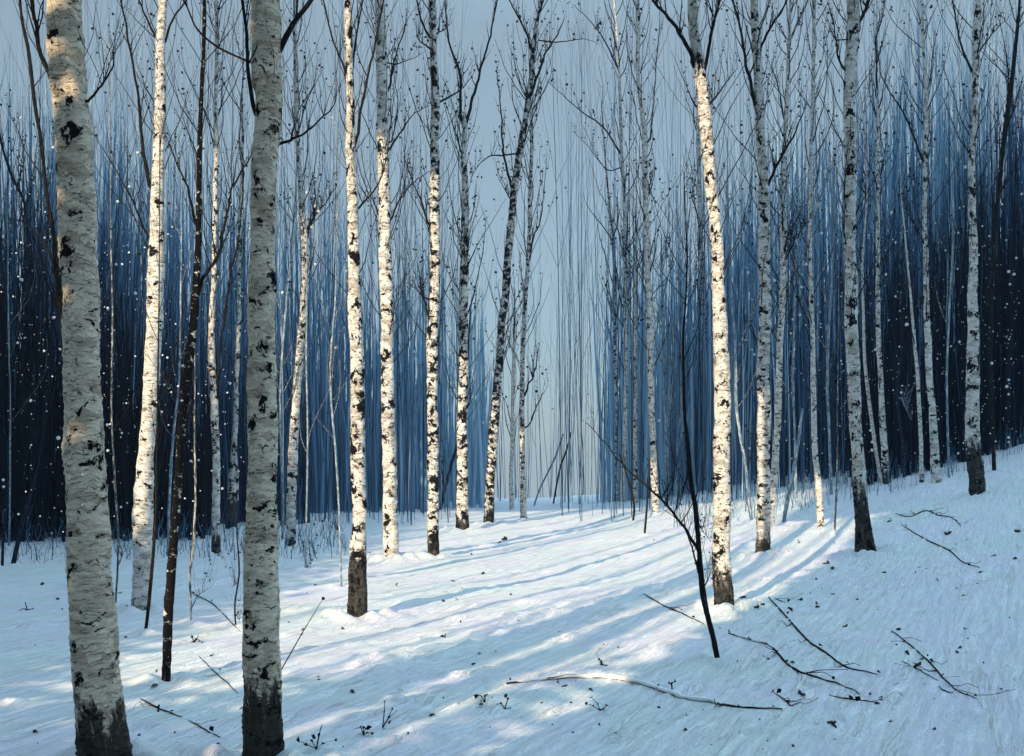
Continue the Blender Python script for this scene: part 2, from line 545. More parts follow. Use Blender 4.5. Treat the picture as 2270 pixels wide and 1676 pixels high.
def make_tree(name, label, cat, group, path, kind='birch', limbs=(), dark=.4, foot=1.0, grain=1.0, crown=26,
              depth=None, tall=13.0, twig=1.3, forked=False, leaf=.3, tint=1.0):
    """path: (x, y, width) picture points from the top down to the foot; limbs: (mat, [(x, y)...], base width) from joint to tip"""
    SEED[0] += 1
    sd = SEED[0] * 1.731
    random.seed(SEED[0] * 97)
    bx, by, bw = path[-1]
    if depth is None:
        gx, d = px_ground(bx, by)
    else:
        d = depth
    path = list(path)[::-1]                                   # foot first
    foot_p = at(bx, by, d)
    gz = base_height(foot_p.x, foot_p.y)
    # go on above the picture's edge
    top = path[-1]
    pxm = F / d
    sunk = 0.22 * pxm
    path = [(bx + (path[0][0] - path[1][0]) * .2, by + sunk, bw * 1.34)] + path
    ztop = (by - top[1]) / pxm
    if not forked and ztop < tall:
        dx = (path[-1][0] - path[-3][0]) / max(1.0, path[-3][1] - path[-1][1])
        rest = tall - ztop
        path.append((top[0] + dx * .5 * rest * pxm * .5, top[1] - rest * .5 * pxm, top[2] * .62))
        path.append((top[0] + dx * .4 * rest * pxm, top[1] - rest * pxm, max(.012 * pxm, top[2] * .12)))
    size_px = max(p[2] for p in path)
    length_m = (path[0][1] - path[-1][1]) / pxm
    near = size_px > 60
    ringstep = max(.012, 2.6 / pxm) if near else max(.03, 4.5 / pxm)
    nring = int(min(900, max(24, length_m / ringstep)))
    pts, sm = wiggle_path(path, nring, d, d + random.uniform(-.45, .45), .10 + .004 * d, sd)
    rad = [max(.004, row[2] / 2 / F * dd) for row, (_, dd) in zip(sm, pts)]
    pts = [p for p, _ in pts]
    sway = .085 * bw / pxm
    pts = [p + Vector((sway * noise.noise((p.z * 1.3, sd, 0)), sway * noise.noise((p.z * 1.3, 9, sd)), 0)) for p in pts]
    root = empty(name, (foot_p.x, foot_p.y, gz))
    tag(root, label, cat, group)
    o = root.location
    r0 = bw / 2 / pxm
    mb = MB()
    nseg = 56 if near else (26 if size_px > 28 else (16 if size_px > 12 else 8))
    sv = (sd % 3.1, (sd * 1.9) % 4.3, (sd * .77) % 5.9)
    mb.tube(pts, rad, nseg, sv, r0=r0, rough=.15 if size_px > 12 else .08, detail=.085 if size_px > 20 else .03, tint=tint)
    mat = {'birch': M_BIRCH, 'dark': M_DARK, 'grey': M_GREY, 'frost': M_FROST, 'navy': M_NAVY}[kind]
    tr = mb.build('trunk', mat, root, o)
    if kind == 'birch':
        tr['darkness'] = float(dark); tr['grain'] = float(grain); tr['foot_height'] = float(foot)
        tr['age'] = 1.0 if bw > 80 else 0.0
        tr['relief'] = float(r0 * .22)
        tr['origin_offset'] = float(sv[2] * 7 + .22 / r0)
    zs = [p.z for p in pts]

    def on_trunk(z):
        i = int(np.argmin([abs(q - z) for q in zs]))
        return pts[i], rad[i]
    for lm in limbs:
        lmat, lp, lw = lm
        zs0 = at(lp[0][0], lp[0][1], d).z
        c, cr = on_trunk(zs0)
        dl = c.y
        lpx = list(lp)
        if lpx[-1][1] <= 6:                                     # runs on past the picture's top edge
            a, b = lpx[-2], lpx[-1]
            k = .9 * pxm / max(1.0, math.hypot(b[0] - a[0], b[1] - a[1]))
            lpx.append((b[0] + (b[0] - a[0]) * k, b[1] + (b[1] - a[1]) * k - 10))
        out = random.choice((-1, 1)) * random.uniform(.15, .5)
        n = max(10, int(len(lpx) * 5))
        bp, bsm = wiggle_path([(x, y) for x, y in lpx], n, dl, dl + out, .12, sd + lw)
        bpts = [p for p, _ in bp]
        bpts[0] = c.copy() + (bpts[0] - c) * .25
        wr = lw / 2 / F * dl
        brad = [max(wr * (1 - .80 * (i / (n - 1)) ** .8), wr * .16) for i in range(n)]
        bpts = [p + Vector((noise.noise((i * .45, sd, lw)), noise.noise((i * .45, lw, sd)), noise.noise((sd, i * .45, lw)))) * wr * .9 * min(1, i / 3) for i, p in enumerate(bpts)]
        bm = MB()
        bm.tube(bpts, brad, 7, sv, r0=wr, rough=.25, cap=True, tint=1.0)
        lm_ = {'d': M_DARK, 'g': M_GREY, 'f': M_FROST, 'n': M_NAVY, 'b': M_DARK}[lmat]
        bo = bm.build('branch', lm_, root, o)
        tm = MB()
        twigs_on(tm, bpts, brad, 6 + len(lp) * 2, .5 + .012 * d, 4, leaf, spread=.55)
        tm.build('twig_spray', lm_, bo, o)  # spray of side twigs along this one limb
    if crown:
        cm = MB()
        hi = [i for i, p in enumerate(pts) if p.z - gz > .26 * (pts[-1].z - gz)]
        for _ in range(int(crown * 2.1)):
            i = random.choice(hi)
            p = pts[i]
            out = Vector((random.uniform(-1, 1), random.uniform(-.7, .7), 0)).normalized()
            dirn = (out * random.uniform(.2, .95) + Vector((0, 0, .95))).normalized()
            L = twig * random.uniform(.5, 1.5) * (.75 + .018 * d)
            k = 9
            q = [p.copy()]
            for j in range(k):
                dirn = (dirn + Vector((random.uniform(-.2, .2), random.uniform(-.2, .2), .13))).normalized()
                q.append(q[-1] + dirn * L / k)
            rr = min(rad[i] * .5, random.uniform(.5, 1.25) / F * d * 1.15)
            cr = [max(rr * (1 - .75 * j / k), .4 / F * d) for j in range(k + 1)]
            cm.tube(q, cr, 4, cap=False, tint=random.uniform(.7, 1.6))
            twigs_on(cm, q, cr, 2, L * .45, 3, leaf, spread=.6)
        cm.build('crown', M_DARK if kind not in ('frost',) else M_GREY, root, o)
    MOUNDS.append((foot_p.x, foot_p.y, max(.10, r0 * 1.6), .045 + .28 * r0))
    return root


BG = 'birches of the snowy wood'
B = 'birch_tree'
TREES = [
    dict(label='thickest birch, grey ringed bark above a dark rugged brown foot', dark=.30, foot=2.7, grain=1.25, crown=34,
         path=[(148, 0, 75), (155, 170, 76), (166, 340, 78), (175, 560, 79), (184, 852, 75), (188, 967, 84), (194, 1120, 88), (201, 1286, 93), (214, 1456, 102), (223, 1590, 106), (231, 1696, 112)],
         limbs=[('d', [(130, 215), (109, 170), (90, 119), (78, 51), (71, 0)], 13), ('d', [(190, 231), (231, 183), (251, 136), (248, 85)], 7),
                ('b', [(160, 830), (142, 770), (136, 690), (119, 594), (105, 555), (75, 513), (51, 489), (20, 486)], 13)]),
    dict(label='second thickest birch, grey bark with thin rings and a black foot, beside the thickest one', dark=.34, foot=4.4, grain=1.2, crown=34,
         path=[(588, 0, 63), (591, 170, 58), (592, 272, 56), (586, 373, 56), (582, 560, 55), (579, 730, 61), (581, 900, 64), (583, 1120, 67), (581, 1286, 79), (579, 1456, 81), (581, 1560, 84), (584, 1692, 88)],
         limbs=[('d', [(578, 272), (569, 255), (553, 187), (547, 85), (535, 0)], 11), ('d', [(580, 142), (550, 136), (475, 98), (438, 65), (406, 0)], 6),
                ('d', [(600, 135), (620, 115), (638, 68), (689, 0)], 15), ('d', [(600, 325), (666, 300), (713, 261), (742, 231), (747, 187)], 8)]),
    dict(label='grey birch leaning slightly, its foot in blue snow just behind the thickest birch', dark=.34, foot=1.0, grain=.9, crown=34,
         path=[(359, 0, 18), (356, 85, 20), (356, 204, 23), (352, 340, 26), (348, 560, 34), (342, 696, 36), (334, 866, 34), (324, 1001, 34), (317, 1120, 42), (315, 1252, 40), (310, 1358, 40)],
         limbs=[('d', [(335, 425), (331, 407), (316, 323), (306, 211), (289, 119), (270, 0)], 9), ('d', [(335, 530), (323, 513), (289, 435), (244, 356), (199, 284)], 6),
                ('d', [(350, 95), (345, 81), (319, 27), (307, 0)], 6), ('d', [(360, 100), (368, 88), (384, 41), (413, 0)], 6)]),
    dict(label='slim nearly black crooked birch with pale patches low on its stem', dark=1.2, foot=2, grain=.7, crown=30,
         path=[(453, 0, 8), (448, 170, 9), (443, 340, 11), (438, 560, 14), (433, 662, 18), (428, 730, 18), (412, 866, 19), (405, 933, 17), (400, 1001, 18), (391, 1120, 18), (379, 1286, 20), (373, 1354, 21), (371, 1422, 20), (368, 1511, 20)],
         limbs=[('d', [(433, 500), (418, 424), (390, 357), (367, 302)], 8), ('d', [(442, 362), (421, 302), (396, 260)], 4),
                ('d', [(432, 670), (450, 620), (465, 594), (486, 560), (500, 490), (513, 424), (543, 367), (574, 316), (584, 278)], 10)]),
    dict(label='thin white birch with a black foot, behind the crooked black birch', dark=.45, foot=4.5, grain=.8, crown=26,
         path=[(480, 0, 7), (481, 136, 8), (479, 272, 9), (478, 407, 10), (475, 560, 11), (472, 662, 12), (469, 730, 14), (470, 798, 15), (475, 900, 16), (478, 1001, 16), (479, 1120, 17), (479, 1230, 21)],
         limbs=[('d', [(478, 890), (482, 866), (489, 764), (509, 628), (522, 560), (532, 500), (540, 390), (531, 330), (537, 170)], 7)]),
    dict(label='faint thin birch with a swollen dark foot behind the second thickest birch', dark=.6, foot=6, grain=.8, crown=14,
         path=[(537, 330, 6), (533, 470, 7), (531, 560, 8), (530, 730, 9), (525, 832, 11), (521, 933, 11), (519, 1020, 15), (517, 1060, 23), (515, 1120, 25), (511, 1180, 27)], limbs=[]),
    dict(label='white birch that bends sideways halfway up, behind the second thickest birch', dark=.5, foot=1.2, grain=.85, crown=24,
         path=[(654, 60, 8), (655, 136, 9), (657, 272, 11), (662, 340, 11), (668, 441, 12), (676, 543, 15), (677, 600, 16), (674, 662, 16), (664, 798, 18), (655, 900, 18), (650, 1001, 21), (646, 1120, 21), (642, 1211, 24)],
         limbs=[('d', [(677, 545), (684, 510), (693, 486), (720, 452), (747, 411)], 8), ('d', [(687, 505), (696, 470), (697, 400)], 5), ('d', [(660, 300), (680, 225), (718, 150)], 4)]),
    dict(label='sunlit cream birch with a split black foot standing at the edge of the sunlit snow', dark=.52, foot=6.6, grain=.8, crown=34,
         path=[(772, 0, 15), (774, 170, 17), (776, 306, 20), (781, 441, 23), (784, 560, 26), (788, 662, 29), (790, 798, 30), (793, 933, 32), (795, 1050, 31), (795, 1160, 32), (793, 1242, 38), (792, 1369, 46)],
         limbs=[('d', [(773, 205), (760, 143), (740, 92), (716, 0)], 6), ('d', [(776, 195), (779, 170), (787, 102), (804, 0)], 6),
                ('d', [(782, 340), (792, 299), (801, 238), (825, 129), (840, 51), (850, 0)], 8), ('d', [(784, 478), (794, 462), (828, 424), (848, 384), (862, 326)], 6)]),
    dict(label='sunlit birch whose pale foot fades into the bright snow', dark=.46, foot=-6, grain=.85, crown=32,
         path=[(843, 0, 20), (845, 102, 23), (849, 238, 23), (850, 340, 24), (851, 441, 25), (854, 560, 28), (856, 640, 30), (858, 730, 28), (861, 866, 29), (864, 1001, 30), (865, 1120, 31), (866, 1184, 34), (866, 1240, 35)],
         limbs=[('d', [(852, 205), (862, 197), (875, 129), (896, 68), (903, 17)], 6), ('d', [(853, 345), (864, 329), (896, 282), (920, 251), (953, 234)], 6),
                ('d', [(855, 500), (867, 485), (889, 438), (930, 394), (960, 377)], 6), ('d', [(872, 145), (916, 129), (943, 115)], 3), ('d', [(866, 325), (882, 238), (872, 163)], 4)]),
    dict(label='straight birch with heavy black marks and a brown shaded foot, in the sunlit snow', dark=.66, foot=3.5, grain=.9, crown=30,
         path=[(958, 0, 15), (961, 102, 15), (965, 204, 19), (963, 306, 19), (963, 441, 22), (965, 560, 22), (963, 640, 22), (961, 696, 23), (958, 764, 25), (959, 900, 23), (960, 1010, 25), (960, 1120, 25), (960, 1236, 27)],
         limbs=[('d', [(958, 510), (952, 500), (937, 458), (913, 397), (896, 346)], 6), ('d', [(967, 232), (971, 228), (1015, 204), (1049, 166)], 6), ('d', [(963, 76), (985, 65), (1002, 50)], 4),
                ('d', [(960, 115), (957, 109), (933, 95), (923, 75)], 6), ('d', [(960, 95), (952, 82), (930, 34), (923, 0)], 6), ('d', [(958, 720), (948, 690), (935, 655), (905, 627)], 7), ('d', [(938, 665), (930, 610), (922, 560)], 4)]),
    dict(label='forked birch with black scars whose stem splits into two thin tops', dark=.62, foot=2.5, grain=.95, crown=26, forked=True,
         path=[(1030, 250, 8), (1030, 290, 10), (1029, 340, 11), (1030, 407, 14), (1030, 560, 18), (1029, 600, 20), (1027, 696, 21), (1027, 798, 21), (1025, 900, 21), (1024, 967, 23), (1026, 1035, 25), (1025, 1110, 27), (1025, 1176, 30)],
         limbs=[('d', [(1030, 275), (1021, 255), (1020, 170), (994, 85), (986, 0)], 8), ('d', [(1031, 280), (1038, 258), (1052, 204), (1066, 153), (1085, 85), (1103, 0)], 8),
                ('d', [(1028, 350), (1022, 335), (1008, 289), (991, 238)], 5), ('d', [(1028, 720), (1048, 660), (1070, 560), (1078, 480)], 4)]),
    dict(label='dark blotched birch leaning sideways over the lane of pale mist', dark=.80, foot=3, grain=.9, crown=22,
         path=[(1199, 0, 6), (1194, 30, 7), (1182, 102, 9), (1174, 204, 12), (1157, 306, 14), (1142, 407, 16), (1135, 475, 16), (1126, 560, 17), (1119, 662, 17), (1111, 730, 17), (1108, 798, 17), (1101, 866, 19), (1094, 967, 21), (1086, 1069, 20), (1084, 1120, 22), (1083, 1164, 24)],
         limbs=[('d', [(1138, 425), (1134, 411), (1117, 340), (1110, 244), (1101, 153)], 7), ('d', [(1176, 215), (1181, 200), (1208, 122), (1229, 88), (1252, 37)], 8),
                ('d', [(1181, 115), (1178, 105), (1161, 61), (1130, 3)], 6), ('d', [(1138, 445), (1130, 438), (1103, 391)], 4), ('d', [(1117, 345), (1086, 346), (1058, 370), (1042, 400)], 4),
                ('d', [(1226, 95), (1263, 90), (1299, 87), (1330, 100)], 3)]),
    dict(label='very thin pale birch between the leaning blotched birch and its slim neighbour', dark=.35, foot=.5, grain=1.0, crown=8,
         path=[(1141, 640, 3), (1140, 713, 5), (1138, 830, 7), (1135, 967, 8), (1133, 1060, 9), (1134, 1131, 12)], limbs=[], tall=7),
    dict(label='slim speckled birch at the misty lane with a low forked shoot', dark=.62, foot=1.0, grain=.95, crown=20,
         path=[(1174, 130, 4), (1176, 238, 6), (1179, 340, 8), (1174, 441, 7), (1172, 560, 8), (1164, 662, 10), (1158, 798, 10), (1157, 933, 11), (1159, 1035, 12), (1159, 1100, 14), (1160, 1154, 15)],
         limbs=[('d', [(1162, 880), (1170, 855), (1184, 828), (1193, 775)], 6), ('d', [(1160, 950), (1176, 938), (1190, 900), (1215, 853)], 4), ('d', [(1172, 560), (1185, 520), (1200, 480), (1213, 340)], 4)]),
    dict(label='slim white birch on the sunny brow, nearest the misty lane on its far side', dark=.36, foot=.4, grain=.9, crown=22,
         path=[(1361, 0, 4), (1369, 102, 5), (1374, 204, 7), (1378, 340, 7), (1384, 441, 8), (1384, 560, 8), (1386, 600, 9), (1386, 696, 9), (1388, 798, 9), (1387, 933, 10), (1384, 1001, 10), (1381, 1060, 10), (1381, 1119, 12)],
         limbs=[('d', [(1378, 345), (1371, 333), (1337, 282), (1290, 248), (1235, 200), (1215, 180)], 5), ('d', [(1373, 160), (1371, 153), (1337, 85), (1303, 41), (1269, 10)], 5), ('d', [(1380, 370), (1345, 375), (1300, 320), (1268, 290)], 3)]),
    dict(label='thin straight birch without limbs on the brow between two white birches', dark=.5, foot=.8, grain=.9, crown=10,
         path=[(1410, 470, 3), (1409, 560, 4), (1408, 662, 6), (1409, 798, 8), (1409, 900, 9), (1407, 1001, 10), (1409, 1060, 10), (1409, 1117, 12)], limbs=[]),
    dict(label='thin dark flecked birch leaning into the misty lane', dark=.75, foot=2, grain=.9, crown=10,
         path=[(1335, 250, 3), (1341, 340, 3), (1352, 470, 5), (1361, 560, 6), (1362, 696, 8), (1362, 764, 8), (1366, 866, 8), (1368, 917, 7), (1366, 1010, 7), (1367, 1117, 9)], limbs=[]),
    dict(label='white birch with a black mark under its bend, before the thin pair', dark=.42, foot=.8, grain=.9, crown=22,
         path=[(1413, 0, 9), (1415, 102, 9), (1415, 180, 9), (1422, 238, 9), (1429, 306, 11), (1431, 441, 12), (1434, 560, 13), (1438, 640, 13), (1439, 696, 14), (1442, 832, 14), (1447, 967, 14), (1450, 1060, 16), (1453, 1141, 19)],
         limbs=[('d', [(1432, 440), (1440, 410), (1450, 385)], 5), ('g', [(1440, 320), (1445, 270), (1452, 180), (1462, 60), (1465, 0)], 5)]),
    dict(label='tall birch leaning inward, its black foot beside the black crooked sapling', dark=.42, foot=4.2, grain=1.0, crown=34,
         path=[(1536, 0, 22), (1545, 102, 23), (1556, 204, 27), (1564, 272, 29), (1572, 373, 27), (1582, 475, 25), (1589, 560, 27), (1594, 662, 29), (1599, 798, 34), (1602, 933, 36), (1601, 1035, 37), (1600, 1120, 37), (1599, 1218, 39), (1602, 1286, 43), (1605, 1359, 48)],
         limbs=[('d', [(1545, 155), (1535, 140), (1528, 112), (1510, 81), (1490, 51), (1449, 0)], 11), ('d', [(1555, 165), (1564, 149), (1575, 85), (1591, 20), (1595, 0)], 9),
                ('d', [(1565, 240), (1578, 226), (1612, 180), (1637, 149)], 6)]),
    dict(label='slender white birch tucked behind the leaning sunlit one', dark=.42, foot=.5, grain=.9, crown=12,
         path=[(1547, 190, 6), (1547, 306, 8), (1551, 441, 10), (1554, 560, 10), (1556, 620, 11), (1559, 696, 12), (1561, 798, 12), (1559, 900, 13), (1558, 1001, 13), (1559, 1084, 13)], limbs=[]),
    dict(label='sunlit birch with a brown foot and two long dark limbs, by the slender crooked neighbour', dark=.5, foot=2.2, grain=.95, crown=30,
         path=[(1671, 0, 17), (1677, 102, 18), (1680, 204, 18), (1686, 306, 20), (1692, 441, 23), (1695, 560, 25), (1696, 640, 26), (1694, 696, 26), (1692, 798, 27), (1693, 933, 29), (1692, 1040, 28), (1692, 1120, 29), (1690, 1227, 33)],
         limbs=[('d', [(1680, 240), (1670, 221), (1656, 146), (1639, 61), (1627, 0)], 9), ('d', [(1679, 125), (1683, 115), (1704, 68), (1734, 20), (1742, 0)], 7),
                ('d', [(1694, 430), (1700, 411), (1727, 357), (1761, 295), (1790, 228)], 9)]),
    dict(label='slender cream birch leaning away from its thicker partner, with rising dark limbs', dark=.46, foot=.5, grain=.9, crown=24,
         path=[(1753, 0, 6), (1749, 102, 7), (1746, 170, 8), (1743, 238, 9), (1741, 306, 10), (1736, 441, 12), (1736, 560, 14), (1735, 662, 15), (1729, 764, 14), (1726, 866, 15), (1722, 967, 15), (1715, 1069, 16), (1711, 1130, 14), (1709, 1176, 15)],
         limbs=[('g', [(1746, 115), (1749, 102), (1768, 51), (1790, 0)], 7), ('d', [(1741, 270), (1736, 255), (1724, 187), (1700, 126)], 5), ('d', [(1736, 585), (1748, 560), (1768, 523), (1792, 489)], 6), ('d', [(1735, 570), (1748, 516), (1758, 475)], 5)]),
    dict(label='narrow white birch with a pale limb curving up to one side', dark=.36, foot=1.0, grain=.85, crown=22,
         path=[(1805, 0, 8), (1804, 102, 8), (1802, 204, 8), (1800, 306, 9), (1797, 441, 9), (1795, 560, 9), (1798, 640, 10), (1800, 700, 10), (1802, 764, 10), (1804, 900, 12), (1807, 1001, 12), (1814, 1069, 14), (1817, 1120, 15), (1819, 1177, 17)],
         limbs=[('f', [(1797, 485), (1802, 469), (1822, 431), (1843, 377), (1868, 351)], 9)]),
    dict(label='grey banded birch with a wide black flared foot on the shaded slope', dark=.48, foot=6.4, grain=.95, crown=32,
         path=[(1889, 0, 26), (1889, 102, 27), (1884, 204, 27), (1884, 306, 24), (1886, 441, 24), (1886, 560, 25), (1886, 696, 28), (1889, 764, 28), (1893, 832, 27), (1900, 967, 26), (1907, 1060, 29), (1911, 1120, 32), (1915, 1180, 37), (1921, 1231, 50)],
         limbs=[('d', [(1893, 105), (1900, 92), (1903, 58), (1914, 27), (1928, 0)], 11), ('d', [(1882, 165), (1861, 136), (1850, 61), (1839, 10)], 6), ('d', [(1856, 95), (1838, 70), (1823, 122)], 3)]),
    dict(label='white birch with a black foot just behind the curved thin stem in the dark wood', dark=.5, foot=4.0, grain=.85, crown=18,
         path=[(1944, 150, 4), (1944, 238, 6), (1945, 340, 8), (1945, 441, 8), (1946, 560, 9), (1946, 662, 11), (1948, 764, 11), (1953, 866, 12), (1958, 967, 15), (1962, 1020, 16), (1967, 1074, 20)],
         limbs=[('d', [(1944, 200), (1942, 140), (1942, 85), (1955, 40), (1962, 0)], 5)]),
    dict(label='curved thin pale stem arching down to the white birch foot in the dark wood', dark=.3, foot=.2, grain=.8, crown=8,
         path=[(1906, 200, 3), (1918, 300, 3), (1922, 430, 4), (1915, 530, 4), (1912, 600, 5), (1914, 696, 6), (1917, 798, 7), (1928, 900, 8), (1942, 1001, 8), (1954, 1072, 8)], limbs=[], tall=9),
    dict(label='thin pale stem bending inward between two white birches in the dark wood', dark=.4, foot=1.5, grain=.8, crown=8,
         path=[(1999, 441, 3), (2010, 560, 4), (2019, 662, 5), (2028, 764, 7), (2036, 866, 8), (2041, 967, 9), (2042, 1020, 9), (2043, 1070, 11)], limbs=[], tall=9),
    dict(label='white birch with a bulging pale foot and a forked top in the dark wood', dark=.46, foot=-4, grain=.85, crown=24,
         path=[(2043, 0, 7), (2046, 102, 7), (2053, 204, 9), (2052, 306, 10), (2050, 441, 10), (2052, 560, 11), (2053, 662, 12), (2057, 764, 15), (2062, 866, 14), (2070, 967, 17), (2073, 1020, 19), (2075, 1075, 23)],
         limbs=[('d', [(2048, 360), (2040, 340), (2019, 282), (1992, 234), (1955, 170), (1943, 85)], 6), ('f', [(2053, 232), (2057, 214), (2067, 153), (2074, 68)], 7), ('d', [(2051, 545), (2019, 486), (1999, 441)], 5)]),
    dict(label='stout birch with a shaggy grey foot at the edge of the black wood', dark=.54, foot=7.5, grain=.95, crown=28,
         path=[(2167, 0, 14), (2164, 102, 16), (2160, 204, 16), (2157, 306, 14), (2155, 441, 15), (2158, 560, 18), (2157, 640, 20), (2157, 696, 23), (2157, 832, 28), (2156, 967, 31), (2162, 1035, 34), (2167, 1101, 34)],
         limbs=[('d', [(2157, 165), (2152, 153), (2131, 102), (2111, 0)], 6), ('d', [(2165, 125), (2177, 105), (2206, 68), (2240, 34)], 5)]),
]
for T in TREES:
    make_tree(B, T.pop('label'), 'birch tree', BG, T.pop('path'), 'birch', **T)

